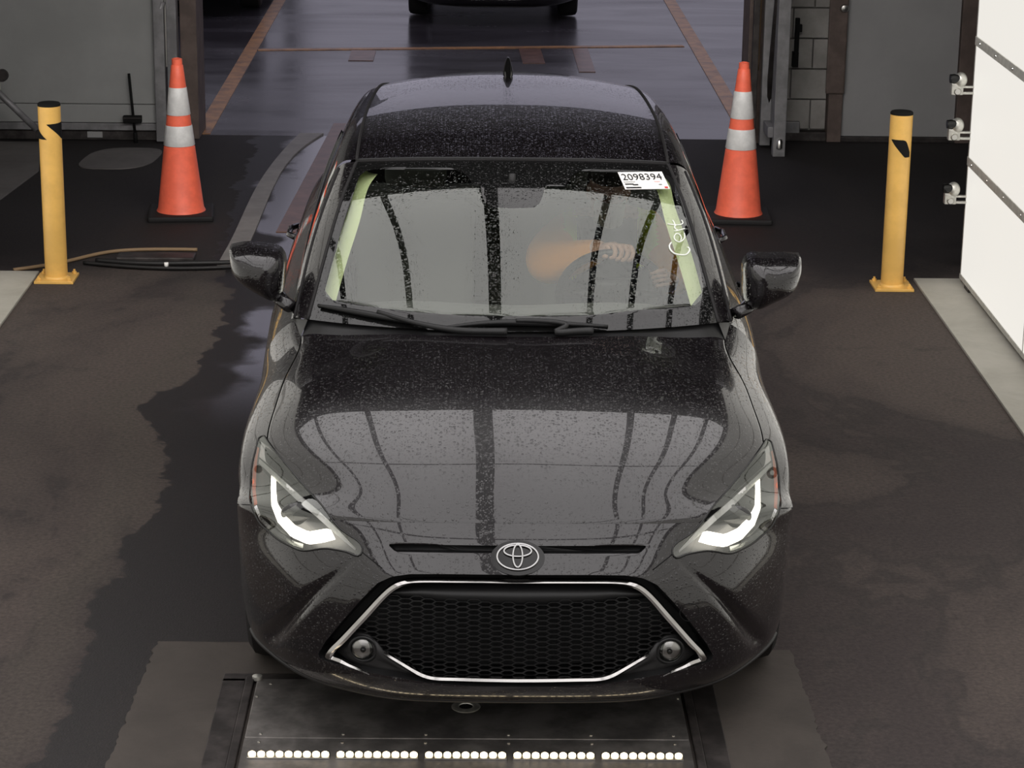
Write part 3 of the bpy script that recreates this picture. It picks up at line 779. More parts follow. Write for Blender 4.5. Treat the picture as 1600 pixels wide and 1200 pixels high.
# -- pillars, sides, doors, rear
RAIL = np.array([(.615, 1.93, 1.362), (.616, 2.10, 1.380), (.615, 2.45, 1.392), (.604, 2.95, 1.386), (.583, 3.35, 1.356), (.550, 3.62, 1.312)])
BELT = np.array([(.737, 1.425, .962), (.748, 1.75, .972), (.752, 2.25, .985), (.750, 2.85, .995), (.730, 3.40, 1.010), (.690, 3.85, 1.025)])
FLK = np.array([(.8485, 1.43, .695), (.8475, 1.75, .70), (.8475, 2.25, .71), (.8475, 2.85, .72), (.845, 3.40, .74), (.825, 3.85, .76), (.77, 4.22, .77)])
def strip2(a, b, n=40, k=8, bulge=0, bdir=(0, 0, 1)):
    a, b = curve(a, n), curve(b, n); bd = np.array(bdir, float)
    return np.array([a*(1-s)+b*s+bd*bulge*math.sin(math.pi*s) for s in np.linspace(0, 1, k)])
for sgn in (-1, 1):
    mm = np.array([sgn, 1, 1.0]); fl = sgn < 0
    # A pillar: windshield side edge to door glass edge
    we = W[:, -1][::6]; dg_ = curve(np.vstack([BELT[0]+np.array([0, -.03, 0]), (BELT[0]+RAIL[0])/2+np.array([.012, 0, .022]), RAIL[0]]), 40)
    s_ = strip2(we, dg_, 40, 8, .010, (.6, -.2, .6)); cc_ = strip2(np.vstack([W[0, -1], BELT[0]+np.array([0, -.03, 0])]), QF[[0, -1], mid+c_seam]+np.array([0, 0, -.002]), 12, 4); part('cowl_corner', (cc_*mm).reshape(-1, 3), gridfaces(4, 12, fl), 'satin_black')
    tube('pillar_seal', [p*mm for p in s_[5][::2]], .005, 'rubber', car, 6)
    part('a_pillar', (s_*mm).reshape(-1, 3), gridfaces(8, 40, fl), 'black_paint')
    # roof rail
    re_ = RF[:, -1]; s_ = strip2(re_, RAIL, 60, 8, .012, (.5, 0, 1)); part('roof_rail', (s_*mm).reshape(-1, 3), gridfaces(8, 60, fl), 'black_paint')
    tube('roof_ditch', [p*mm+np.array([0, 0, .001]) for p in re_[::4]], .0055, 'rubber', car, 6)
    # side glass
    a = np.vstack([RAIL[:1], RAIL[1:]]); s_ = strip2(RAIL, BELT, 61, 8, .018, (1, 0, 0)); 
    part('front_side_window', (s_[:, :31]*mm).reshape(-1, 3), gridfaces(8, 31, fl), 'tinted_glass')
    part('rear_side_window', (s_[:, 30:52]*mm).reshape(-1, 3), gridfaces(8, 22, fl), 'tinted_glass')
    part('c_pillar', (s_[:, 51:]*mm).reshape(-1, 3), gridfaces(8, 10, fl), 'black_paint')
    tube('b_pillar', [s_[i, 30]*mm for i in range(1, 8)], .020, 'gloss_black', car, 8, flat=((1, 0, 0), .3))
    # shoulder: belt line to flank line
    bl_, fk_ = curve(np.vstack([QF[-1, mid+c_seam], BELT[1:], (.62, 4.15, 1.02)]), 80), curve(FLK, 80)
    s_ = strip2(bl_, fk_, 80, 10, .040, (1, 0, .7))
    sec = polyres(QF[-1, mid+c_seam:], 10); d0 = sec-s_[:, 0]
    for i in range(24): s_[:, i] += d0*(1-i/24)**2
    for nm, i0, i1 in (('front_door', 0, 36), ('rear_door', 36, 58), ('rear_fender', 58, 79)):
        part(nm, (s_[:, i0:i1+1]*mm).reshape(-1, 3), gridfaces(10, i1-i0+1, fl), 'black_paint')
    for yy in (2.15, 3.05):
        tube('door_handle', [np.array((.842, yy-.09, .87))*mm, np.array((.868, yy-.05, .872))*mm, np.array((.868, yy+.05, .875))*mm, np.array((.842, yy+.09, .877))*mm], .012, 'black_paint', car, 8)
    # lower side with wheel arches cut out
    top = np.vstack([B[B[:, -1, 1] > .575, -1], FLK]); top = polyres(top, 200); 
    low = np.stack([np.interp(top[:, 1], [.5, .9, 1.3, 3.9, 4.25], [.795, .81, .82, .82, .75]), top[:, 1], np.interp(top[:, 1], [.5, .9, 1.3, 3.5, 4.25], [.222, .22, .20, .20, .30])], 1)
    s_ = strip2(top, low, 200, 30, .004, (1, 0, 0)); V = s_.reshape(-1, 3).copy(); Fq = gridfaces(30, 200, fl)
    for yc in (.875, 3.445):
        cc = V[Fq].mean(1); ins = np.hypot(cc[:, 1]-yc, cc[:, 2]-.305) < .335
        com = np.array(sorted(set(Fq[ins].ravel()) & set(Fq[~ins].ravel())), int)
        dv = V[com][:, 1:]-np.array([yc, .305]); V[com, 1:] = np.array([yc, .305])+dv/np.linalg.norm(dv, axis=1)[:, None]*.335
        Fq = Fq[~ins]
    V2, F2 = compact(V*mm, Fq); part('side_panel', V2, F2, 'black_paint')
    boxo('rear_inner_liner', (min(sgn*.50, sgn*.62), 3.0, .25), (max(sgn*.50, sgn*.62), 3.9, .75), 'matte_black', car, 0)
# rear end
rg = sgrid(mirror_cols([[(x, 3.62-.10*(x/.485)**2, 1.43-.04*(x/.485)**2) for x in (0, .2, .35, .485)], [(x, 3.86-.09*(x/.56)**2, 1.23-.05*(x/.56)**2) for x in (0, .22, .42, .56)], [(x, 4.06-.08*(x/.62)**2, 1.065-.03*(x/.62)**2) for x in (0, .25, .48, .62)]]), 8, 6)
part('rear_window', rg.reshape(-1, 3), gridfaces(*rg.shape[:2]), 'tinted_glass')
tr = sgrid(mirror_cols([[(x*.63, 4.06-.08*x*x, 1.065-.03*x*x) for x in (0, .4, .75, 1)], [(x*.64, 4.22-.07*x*x, 1.045-.03*x*x) for x in (0, .4, .75, 1)], [(x*.66, 4.31-.12*x*x, 1.01-.04*x*x) for x in (0, .4, .75, 1)], [(x*.77, 4.33-.14*x*x, .80-.03*x*x) for x in (0, .4, .75, 1)], [(x*.78, 4.345-.16*x*x, .55) for x in (0, .4, .75, 1)], [(x*.74, 4.28-.12*x*x, .30) for x in (0, .4, .75, 1)]]), 6, 6)
part('trunk_lid', tr[:13].reshape(-1, 3), gridfaces(13, tr.shape[1]), 'black_paint'); part('rear_bumper', tr[12:].reshape(-1, 3), gridfaces(tr.shape[0]-12, tr.shape[1]), 'black_paint')
# wheels
def wheel(x, y):
    sg = 1 if x > 0 else -1
    prof = [(.19, -.09), (.27, -.095), (.292, -.08), (.300, -.05), (.302, 0), (.300, .05), (.292, .08), (.27, .095), (.19, .09)]
    w_ = lathe('wheel', prof, 'rubber', car, 40, (x, y, .302), 'x', False)
    lathe('wheel_rim', [(.195, -.085), (.185, -.06), (.18, .05), (.19, .085), (.20, .088)], 'alloy_wheel', w_, 32, (x, y, .302), 'x', False)
    for k in range(5):
        bm = bmesh.new(); box(bm, (-.02, -.026, .03), (.02, .026, .185), .006)
        for v in bm.verts: v.co = Matrix.Rotation(2*math.pi*k/5, 3, 'X') @ v.co + Vector((x+sg*.06, y, .302))
        bobj('wheel_spoke', bm, 'alloy_wheel', w_)
for x in (-.735, .735):
    for y in (.875, 3.445): wheel(x, y)
# -- mirrors
def pix_at(px, py, yc): return aty(px, py, Y0+yc)-CORG
def mirror_unit(out_px, sgn, stalk_px):
    ring = polyres(curve(np.array([pix_at(*p, 1.50) for p in out_px+out_px[:1]]), 120)[:-1], 64, True); c = ring.mean(0); n = 64
    V = []; Fc = []
    secs = [(1.0, .075), (1.0, .03), (.985, -.01), (.93, -.05), (.80, -.085), (.58, -.108), (.30, -.119)]
    for s, dy in secs:
        for p in ring:
            q = c+(p-c)*s; V.append((q[0], q[1]+dy+abs(q[0])*.25-abs(c[0])*.25+(c[2]-q[2])*.10, q[2]))
    for i in range(len(secs)-1):
        for k in range(n): Fc.append((i*n+k, i*n+(k+1) % n, (i+1)*n+(k+1) % n, (i+1)*n+k))
    Fc.append(tuple((len(secs)-1)*n+k for k in range(n)))
    mo = part('side_mirror', V, Fc, 'black_paint')
    back = [tuple(v) for v in V[:n]]; obj('mirror_glass', [(x*1, y-.006, z) for x, y, z in back], [tuple(range(n))], 'chrome', mo, False)
    st = [pix_at(*p, yy) for p, yy in stalk_px]
    tube('mirror_stalk', st, .028, 'black_paint', mo, 10, flat=((0, 0, 1), .7))
mirror_unit([(357,391),(358,410),(364,428),(378,442),(398,454),(420,465),(436,468),(443,455),(446,425),(445,402),(438,391),(415,386),(385,385)], -1, [((425,452), 1.50), ((442,470), 1.46), ((455,480), 1.42)])
mirror_unit([(1253,405),(1254,415),(1249,440),(1243,452),(1225,464),(1200,474),(1175,481),(1164,472),(1160,440),(1163,410),(1168,402),(1190,400),(1225,402)], 1, [((1180,468), 1.50), ((1165,482), 1.46), ((1150,490), 1.42)])
# -- interior
DG = [[(0, 1.12, .955), (.35, 1.17, .952), (.60, 1.30, .945)], [(0, 1.40, .965), (.35, 1.42, .965), (.64, 1.46, .95)], [(0, 1.62, .955), (.35, 1.63, .965), (.66, 1.64, .94)], [(0, 1.72, .90), (.35, 1.72, .92), (.67, 1.70, .89)], [(0, 1.74, .70), (.35, 1.73, .72), (.67, 1.70, .70)]]
dgd = sgrid(mirror_cols(DG), 8, 10); part('dashboard', dgd.reshape(-1, 3), gridfaces(*dgd.shape[:2]), 'dash_grey')
for sgn in (-1, 1):
    mm = np.array([sgn, 1, 1.0])
    o_ = hits([(506,452),(528,374),(551,302),(560,276),(571,267)], bvhW, .035); i_ = hits([(524,474),(545,400),(566,330),(580,285),(590,272)], bvhW, .05)
    s_ = strip2(o_, i_, 30, 5, -.012, (0, -1, .4)); part('pillar_trim', (s_*mm).reshape(-1, 3), gridfaces(5, 30), 'pillar_trim')
def seat(x):
    bm = bmesh.new()
    def cushion(lo, hi, bev, rot=0, piv=None):
        st = len(bm.verts); vs = set(bm.verts); box(bm, lo, hi, bev)
        for v in bm.verts:
            if v not in vs and rot:
                p = v.co-Vector(piv); p = Matrix.Rotation(rot, 3, 'X') @ p; v.co = p+Vector(piv)
    cushion((x-.24, 2.15, .42), (x+.24, 2.66, .55), .05)
    cushion((x-.23, 2.60, .52), (x+.23, 2.72, 1.08), .05, RAD(-14), (x, 2.66, .52))
    s = bobj('front_seat', bm, 'seat_cloth', car, True)
    hr = boxo('headrest', (x-.12, 2.79, 1.10), (x+.12, 2.89, 1.28), 'seat_cloth', s, .04, True)
seat(-.36); seat(.36)
boxo('rear_seat', (-.62, 3.10, .40), (.62, 3.35, 1.02), 'seat_cloth', car, .05)
mc = aty(800, 306, Y0+1.68)-CORG
mirr = boxo('rear_view_mirror', (mc[0]-.115, mc[1]-.01, mc[2]-.032), (mc[0]+.115, mc[1]+.02, mc[2]+.032), 'black_plastic', car, .014)
tube('mirror_mount', [mc+np.array([0, .0, .03]), mc+np.array([0, .01, .075])], .012, 'black_plastic', mirr, 8)
sc_ = np.array([.36, 1.975, .905]); tl = RAD(24)
def rimp(a): return sc_+np.array([.185*math.cos(a), -.185*math.sin(a)*math.sin(tl), .185*math.sin(a)*math.cos(tl)])
def tang(a): return np.array([-math.sin(a), -math.cos(a)*math.sin(tl), math.cos(a)*math.cos(tl)])
rim = [rimp(a) for a in np.linspace(0, 2*np.pi, 48, endpoint=False)]
swh = tube('steering_wheel', rim, .0155, 'gloss_black', car, 10, True)
bm = bmesh.new(); box(bm, (sc_[0]-.07, sc_[1]-.035, sc_[2]-.06), (sc_[0]+.07, sc_[1]+.02, sc_[2]+.06), .025); bobj('wheel_hub', bm, 'black_plastic', swh, True)
for a in (0, math.pi, -math.pi/2): tube('steering_spoke', [sc_, sc_+(rimp(a)-sc_)*.97], .014, 'black_plastic', swh, 8)
tube('steering_column', [sc_+np.array([0, -.02, -.01]), sc_+np.array([0, -.28, -.10])], .035, 'black_plastic', swh, 10)

# ------------------------------------------------------------------ the building and the ground
DOOR_Y = 15.85
def plane(name, x0, x1, y0, y1, z, mat, nx=1, ny=1, parent=None):
    xs, ys = np.linspace(x0, x1, nx+1), np.linspace(y0, y1, ny+1)
    G = np.array([[(x, y, z) for x in xs] for y in ys]); return obj(name, G.reshape(-1, 3), gridfaces(ny+1, nx+1), mat, parent, False)
struct(plane('floor', -7, 7, -5, DOOR_Y, 0, 'bay_asphalt'), 'stained dark asphalt floor of the inspection bay')
struct(plane('ground', -40, 40, DOOR_Y, 90, -.004, 'wet_asphalt'), 'wet asphalt lot outside mirroring the grey sky')
# kerb-high concrete slabs under the light walls
for nm, x0, x1 in (('trim_1', -2.85, -2.262), ('trim_2', 2.29, 2.85)):
    struct(boxo(nm, (x0, -1.0, -.01), (x1, 12.03, .012), 'pale_concrete', None, .003), 'pale concrete strip along the light wall')
# concrete apron round the pit, with a ragged edge
bm = bmesh.new(); pts = []
def rag(p, q, n, amp):
    p, q = np.array(p), np.array(q); d = q-p; nn = np.array([-d[1], d[0]])/np.linalg.norm(d)
    return [tuple(p+d*s+nn*rng.normal(0, amp)) for s in np.linspace(0, 1, n, endpoint=False)]
lp = rag((-1.10, 4.9), (-1.055, 6.2), 12, .004)+rag((-1.055, 6.2), (-1.02, 7.16), 40, .004)+rag((-1.02, 7.16), (1.03, 7.12), 20, .004)+rag((1.03, 7.12), (1.045, 6.2), 40, .004)+rag((1.045, 6.2), (1.10, 4.9), 14, .006)
f = bm.faces.new([bm.verts.new((x, y, .008)) for x, y in lp]); r = bmesh.ops.extrude_face_region(bm, geom=[f])
for v in [g for g in r['geom'] if isinstance(g, bmesh.types.BMVert)]: v.co.z -= .02
bmesh.ops.triangulate(bm, faces=list(bm.faces)); struct(bobj('trim_3', bm, 'pit_concrete'), 'worn brown concrete apron around the pit cover')
# back wall of the bay, round the doorway
for nm, lo, hi in (('wall_back', (-7, DOOR_Y, 0), (-2.10, DOOR_Y+.25, 4.4)), ('wall_rear', (3.33, DOOR_Y, 0), (7, DOOR_Y+.25, 4.4)), ('wall_header', (-2.10, DOOR_Y, 2.95), (3.33, DOOR_Y+.25, 4.4))):
    struct(boxo(nm, lo, hi, 'dark_wall', None, 0))
struct(boxo('wall_left', (-7.2, -5, 0), (-7, DOOR_Y+.25, 4.4), 'dark_wall', None, 0)); struct(boxo('wall_right', (7, -5, 0), (7.2, DOOR_Y+.25, 4.4), 'dark_wall', None, 0))
struct(boxo('wall_front', (-7, -5.2, 0), (7, -5, 4.4), 'dark_wall', None, 0)); struct(boxo('ceiling', (-7.2, -5.2, 4.4), (7.2, DOOR_Y+.25, 4.5), 'dark_ceiling', None, 0))
# brown posts of the doorway and of the side door
for nm, x0, x1, y0 in (('trim_4', -1.955, -1.845, 15.70), ('trim_5', 1.80, 1.895, 15.72)):
    struct(boxo(nm, (x0, y0, 0), (x1, DOOR_Y+.25, 2.95), 'brown_paint', None, .006), 'brown painted door post')
for nm, x0, x1 in (('trim_6', 2.36, 2.455), ('trim_7', 3.225, 3.33)):
    struct(boxo(nm, (x0, DOOR_Y-.06, 0), (x1, DOOR_Y+.1, 2.6), 'brown_paint', None, .006), 'brown door frame')
bm = bmesh.new()
box(bm, (2.335, DOOR_Y-.08, .33), (2.46, DOOR_Y-.055, 1.6), .01); struct(bobj('trim_8', bm, 'brown_paint'), 'torn brown cladding strip on the door frame')
# white block wall between doorway and side door
mw = boxo('wall_block', (1.895, DOOR_Y+.06, 0), (2.40, DOOR_Y+.25, 2.95), 'white_masonry', None, 0); struct(mw, 'white painted block wall')
k = 0
for r in range(13):
    z0 = .07+r*.205; xs = [1.9, 2.11, 2.36] if r % 2 else [1.9, 2.0, 2.25, 2.36]
    for a, b in zip(xs, xs[1:]):
        boxo('block', (a+.004, DOOR_Y+.02, z0+.004), (b-.004, DOOR_Y+.07, z0+.201), 'white_masonry', mw, .006)
struct(boxo('baseboard_right', (1.9, DOOR_Y-.03, 0), (2.36, DOOR_Y+.06, .06), 'steel_dark', None, .004))
struct(boxo('wall_upper', (2.40, DOOR_Y+.02, 2.6), (3.33, DOOR_Y+.25, 2.95), 'white_masonry', None, 0))
# side door with knob
dr = boxo('door_1', (2.458, DOOR_Y-.02, .035), (3.222, DOOR_Y+.03, 2.6), 'white_door', None, .004); struct(dr, 'plain white steel door with a round knob')
kx = aty(1318, 12, DOOR_Y-.04)
lathe('door_knob', [(.004, 0), (.030, .0), (.032, -.008), (.014, -.014), (.012, -.035), (.026, -.045), (.030, -.062), (.022, -.076), (.002, -.08)], 'steel_bright', dr, 20, (kx[0], DOOR_Y-.02, kx[2]), 'y')
struct(boxo('trim_9', (2.40, DOOR_Y-.05, 0), (3.33, DOOR_Y+.04, .034), 'steel_dark', None, .004), 'dark door sill')
bx = boxo('junction_box', (2.02, DOOR_Y-.03, .05), (2.18, DOOR_Y+.02, .13), 'grey_frame', None, .006); tag(bx, 'small grey junction box low on the white block wall', 'box')
pk = thing('door_latch', 'black latch bar on the white block wall beside the open door leaf', 'latch', (2.13, DOOR_Y-.01, .5))
boxo('latch_plate', (-.02, -.02, 0), (.02, .03, .10), 'matte_black', pk, .003); boxo('latch_bar', (-.012, -.04, .06), (.016, -.01, .33), 'matte_black', pk, .004); boxo('latch_head', (-.01, -.06, .24), (.03, -.02, .29), 'matte_black', pk, .004)
# open gate leaf standing by the right-hand post: grey upright frames and a diagonal brace
gl_ = thing('door_leaf', 'grey steel framed door leaf folded open beside the right doorway post', 'door leaf', (1.90, 15.6, 0))
boxo('frame_post', (-.02, -.05, .02), (.05, .02, 2.7), 'grey_frame', gl_, .005)
boxo('frame_post', (.035, -.33, .0), (.115, -.25, 2.7), 'grey_frame', gl_, .005)
boxo('hinge_post', (-.085, .0, .03), (-.045, .05, 2.7), 'steel_dark', gl_, .004)
tube('brace', [(.03, -.02, .25), (.075, -.26, 1.9)], .022, 'steel_dark', gl_, 8)
boxo('infill_sheet', (.045, -.26, .10), (.058, -.02, 2.6), 'grey_frame', gl_, 0)
boxo('bottom_rail', (.0, -.30, .12), (.09, .0, .19), 'grey_frame', gl_, .004)
lathe('floor_bolt', [(.02, 0), (.02, .05), (.012, .06)], 'steel_bright', gl_, 12, (.075, -.34, .06))
tube('copper_pipe', [(1.862, 15.69, 2.7), (1.862, 15.69, .55), (1.862, 15.70, .5)], .012, 'hose_tan', None, 8); tag(bpy.data.objects['copper_pipe'], 'thin tan pipe running up beside the right doorway post', 'pipe')
# left: big white panel, its frame, kick board and bolt
wp = thing('sliding_door', 'large white sliding door panel left of the doorway with a dark kick board', 'door', (-2.7, 15.60, 0))
boxo('door_panel', (-1.6, 0, .25), (.585, .06, 2.9), 'white_panel', wp, .004)
boxo('lower_panel', (-1.6, -.004, .125), (.585, .056, .246), 'white_panel', wp, .004)
boxo('bottom_rail', (-1.6, -.012, .075), (.60, .06, .122), 'grey_frame', wp, .004)
boxo('kick_board', (-1.45, .02, .004), (.60, .07, .075), 'steel_dark', wp, .004)
boxo('edge_channel', (.59, -.06, .01), (.66, .06, 2.9), 'grey_frame', wp, .006)
boxo('edge_channel', (.672, -.03, .02), (.738, .09, 2.9), 'grey_frame', wp, .006)
boxo('edge_strip', (.662, -.01, .5), (.67, .02, 1.4), 'steel_bright', wp, 0)
boxo('maker_plate', (.125, .004, .022), (.225, .022, .062), 'white_door', wp, .002)
tube('edge_brace', [(.60, -.03, .80), (.66, -.05, .93)], .018, 'grey_frame', wp, 8)
cb = thing('door_bolt', 'black floor bolt with a long upright rod on the white sliding door', 'bolt', (-2.27, 15.55, 0))
tube('rod', [(-.008, 0, .46), (.02, 0, .05)], .009, 'matte_black', cb, 8)
boxo('guide_bracket', (-.055, -.02, .135), (.065, .03, .18), 'matte_black', cb, .004); boxo('guide_strap', (-.055, -.025, .165), (.065, -.015, .172), 'steel_dark', cb, 0)
tube('rod_tip', [(.02, 0, .07), (.023, 0, .0)], .014, 'matte_black', cb, 8)
bm = bmesh.new(); f = bm.faces.new([bm.verts.new((-2.27+.23*math.copysign(abs(math.cos(a))**.6, math.cos(a))+.05*math.sin(a), 15.02+.34*math.copysign(abs(math.sin(a))**.7, math.sin(a)), .006)) for a in np.linspace(0, 2*np.pi, 28, endpoint=False)]); r = bmesh.ops.extrude_face_region(bm, geom=[f])
for v in [g for g in r['geom'] if isinstance(g, bmesh.types.BMVert)]: v.co.z -= .012
struct(bobj('trim_10', bm, 'dull_concrete'), 'pale worn patch of concrete in front of the white sliding door')
lt = bmesh.new(); P_ = [(-6, 12.9), (-3.35, 12.95), (-2.80, 13.75), (-2.72, 14.6), (-2.86, 15.5), (-6, 15.5)]
f = lt.faces.new([lt.verts.new((x, y, .012)) for x, y in P_]); r = bmesh.ops.extrude_face_region(lt, geom=[f])
for v in [g for g in r['geom'] if isinstance(g, bmesh.types.BMVert)]: v.co.z -= .02
struct(bobj('trim_11', lt, 'dull_concrete'), 'grey concrete pad in front of the white sliding door')
pp = thing('barrier_arm', 'dark barrier arm with a round clamp leaning at the left edge', 'barrier arm', (-3.1, 15.2, 0))
a_, b_ = aty(-30, 118, 15.2)-np.array([-3.1, 15.2, 0]), aty(58, 203, 15.2)-np.array([-3.1, 15.2, 0])
tube('arm', [a_, b_], .022, 'grey_frame', pp, 8)
c_ = aty(3, 118, 15.18)-np.array([-3.1, 15.2, 0]); lathe('clamp', [(.012, -.03), (.036, -.03), (.04, -.01), (.04, .02), (.012, .02)], 'steel_dark', pp, 18, c_, 'y')
boxo('clamp_bracket', (c_[0]-.06, -.01, c_[2]-.14), (c_[0]-.02, .02, c_[2]+.02), 'galvanised', pp, .004)
# concrete kerb band and worn orange line beside the car, running in from the lot
def floor_strip(name, L, Rr, z, mat, label, cat=None, kind=None, th=.012):
    L, Rr = curve(L, 30), curve(Rr, 30); n = 30; top = np.concatenate([np.column_stack([L, np.full(n, z)]), np.column_stack([Rr, np.full(n, z)])]); bot = top-np.array([0, 0, th])
    V = np.vstack([top, bot]); Fc = []
    for i in range(n-1): Fc += [(i, n+i, n+i+1, i+1), (i, i+1, 2*n+i+1, 2*n+i), (n+i+1, n+i, 3*n+i, 3*n+i+1)]
    Fc += [(0, 2*n, 3*n, n), (n-1, 2*n-1, 4*n-1, 3*n-1)]
    o = obj(name, V, Fc, mat, None, False)
    if kind: o['kind'] = kind; o['label'] = label
    else: tag(o, label, cat)
    return o
floor_strip('trim_12', [(-1.36, 12.2), (-1.345, 12.66), (-1.33, 14.05), (-1.225, 15.6), (-1.19, 15.9)], [(-1.245, 12.2), (-1.235, 12.66), (-1.225, 14.2), (-1.10, 15.6), (-1.03, 15.9)], .010, 'band_concrete', 'pale concrete band set in the floor left of the car', kind='structure')
def strip_line(name, a, b, wd, label, mat='orange_road_paint'):
    a, b = np.array(a), np.array(b); d = (b-a)/np.linalg.norm(b-a); n = np.array([-d[1], d[0]])*wd/2
    V = [(*(a+n), .0), (*(a-n), .0), (*(b-n), .0), (*(b+n), .0)]; V = [(x, y, .001 if min(a[1], b[1]) > DOOR_Y-.1 else .004) for x, y, z in V]+[(x, y, -.004) for x, y, z in V]
    o = obj(name, V, [(0, 1, 2, 3), (7, 6, 5, 4), (0, 4, 5, 1), (1, 5, 6, 2), (2, 6, 7, 3), (3, 7, 4, 0)], mat, None, False)
    tag(o, label, 'road marking'); return o
strip_line('lane_line', (-1.85, 15.90), (-1.90, 40), .11, 'long orange lane line left of the doorway, running away into the lot')
strip_line('lane_line', (1.86, 15.9), (1.80, 40), .11, 'long orange lane line right of the doorway, running away into the lot')
strip_line('cross_line', (-1.80, 19.56), (1.74, 20.0), .09, 'thin orange line across the lot between the two lane lines')
strip_line('faded_mark', (.87, 18.6), (.86, 19.80), .13, 'short faded orange mark behind the car roof, right of the fin', 'faded_paint')
strip_line('faded_mark', (.46, 19.0), (.44, 19.75), .18, 'faint brown mark in front of the parked car', 'faded_paint')
strip_line('faded_mark', (-.93, 19.05), (-.93, 19.58), .2, 'pale worn orange mark on the wet lot left of the parked car', 'faded_paint')
strip_line('worn_line', (-.93, 16.3), (-1.06, 13.0), .11, 'worn orange line on the wet floor between concrete band and car', 'faded_paint')
# ------------------------------------------------------------------ pit cover with lamps
pc = thing('pit_cover', 'brushed steel pit cover plate in front of the car with a row of lit bulbs', 'floor plate', (-.013, 6.6, .0))
def steel(name, lo, hi, mat='steel_plate', b=.003): return boxo(name, lo, hi, mat, pc, b)
steel('cover_plate', (-.655, -.188, .0), (.655, .235, .022))
steel('front_plate', (-.655, -.70, .0), (.655, -.194, .0215), 'steel_plate', 0)
for s in (-1, 1):
    steel('side_rail', (min(s*.665, s*.69), -.75, 0), (max(s*.665, s*.69), .25, .026), 'steel_dark'); steel('edge_channel', (min(s*.692, s*.765), -.75, .0), (max(s*.692, s*.765), .26, .012), 'steel_dark')
    lathe('corner_bolt', [(.016, 0), (.016, .012), (.006, .016)], 'galvanised', pc, 10, (s*.655, .235, .02))
steel('top_channel', (-.765, .24, 0), (.765, .30, .012), 'steel_dark')
def screw(x, y): lathe('screw', [(.005, 0), (.0045, .003), (.001, .004)], 'steel_bright', pc, 8, (x, y, .022))
for x in np.linspace(-.61, .61, 6): screw(x, .195); screw(x, -.165); screw(x, -.222)
for s in (-1, 1): screw(s*.645, .10)
t2 = [(.041*math.cos(a), .041*math.sin(a)) for a in np.linspace(0, 2*np.pi, 32, endpoint=False)]
lathe('lifting_ring', [(.020, -.004), (.022, .003), (.036, .004), (.044, .001), (.044, -.006)], 'galvanised', pc, 32, (-.005, .035, .022), 'z', False)
lathe('lifting_hole', [(.021, 0), (.001, .0005)], 'matte_black', pc, 20, (-.005, .035, .0222), 'z', False)
x_ = -.635
for b in range(5):
    n_ = 9; L = .238; lb = thing('lamp_bar', 'bar of lit warm bulbs let into the pit cover, %s' % ('leftmost of five', 'second from the left', 'middle one of five', 'second from the right', 'rightmost of five')[b], 'lamp', (pc.location.x+x_+L/2, 6.29, .0225), 0, 'lamp bars in the pit cover')
    boxo('lamp_tray', (-L/2, -.022, .0), (L/2, .022, .004), 'steel_bright', lb, .001)
    for i in range(n_):
        lathe('bulb', [(.0112, .004), (.0106, .009), (.006, .0125), (.001, .0135)], 'led_bulb', lb, 12, (-L/2+L*(i+.5)/n_, 0, 0))
    x_ += L+.018
# ------------------------------------------------------------------ light tunnel: two glowing walls and a glowing roof
ROWH, PW = .615, 1.46
def light_wall(name, x, sgn, label):
    t = thing(name, label, 'light wall', (x, 11.95, 0))
    for r in range(5):
        for c in range(11):
            y1 = -.02-c*(PW+.01); y0 = y1-PW+.0; z0 = .062+r*(ROWH+.0); bx = boxo('light_panel', (min(0, sgn*.05), y0+.004, z0), (max(0, sgn*.05), y1, z0+ROWH-.045), 'wall_light', t, 0)
        boxo('frame_strip', (min(-sgn*.004, sgn*.05), -16.0, .06+(r+1)*ROWH-.044), (max(-sgn*.004, sgn*.05), 0, .06+(r+1)*ROWH+.001), 'aluminium', t, .002)
        for q in range(16):
            lathe('screw', [(.008, 0), (.006, -.004*sgn*-1 if False else .004), (.001, .005)], 'steel_bright', t, 8, (-sgn*.004, -.12-q*.38, .06+(r+1)*ROWH-.022), 'x') if sgn < 0 else lathe('screw', [(.008, 0), (.006, -.004), (.001, -.005)], 'steel_bright', t, 8, (-.004, -.12-q*.38, .06+(r+1)*ROWH-.022), 'x')
    boxo('bottom_rail', (min(-sgn*.004, sgn*.06), -16.0, .036), (max(-sgn*.004, sgn*.06), 0, .062), 'aluminium', t, .002)
    boxo('end_post', (min(0, sgn*.06), -.018, .036), (max(0, sgn*.06), .004, 3.14), 'aluminium', t, .002)
    boxo('back_sheet', (min(sgn*.052, sgn*.07), -16.0, .04), (max(sgn*.052, sgn*.07), 0, 3.14), 'grey_frame', t, 0)
    for c in range(10):
        y1 = -.02-c*(PW+.01)-PW-.003; boxo('upright_strip', (min(-sgn*.002, sgn*.05), y1-.005, .06), (max(-sgn*.002, sgn*.05), y1+.006, 3.14), 'aluminium', t, 0)
    for c in range(7): boxo('foot', (min(0, sgn*.06), -.22-c*2.3, .012), (max(0, sgn*.06), -.12-c*2.3, .037), 'steel_dark', t, .002)
    return t
light_wall('light_wall', 2.515, 1, 'glowing white panel wall on the right of the bay with grey metal seams')
light_wall('light_wall', -2.53, -1, 'glowing white panel wall on the left of the bay, just outside the picture')
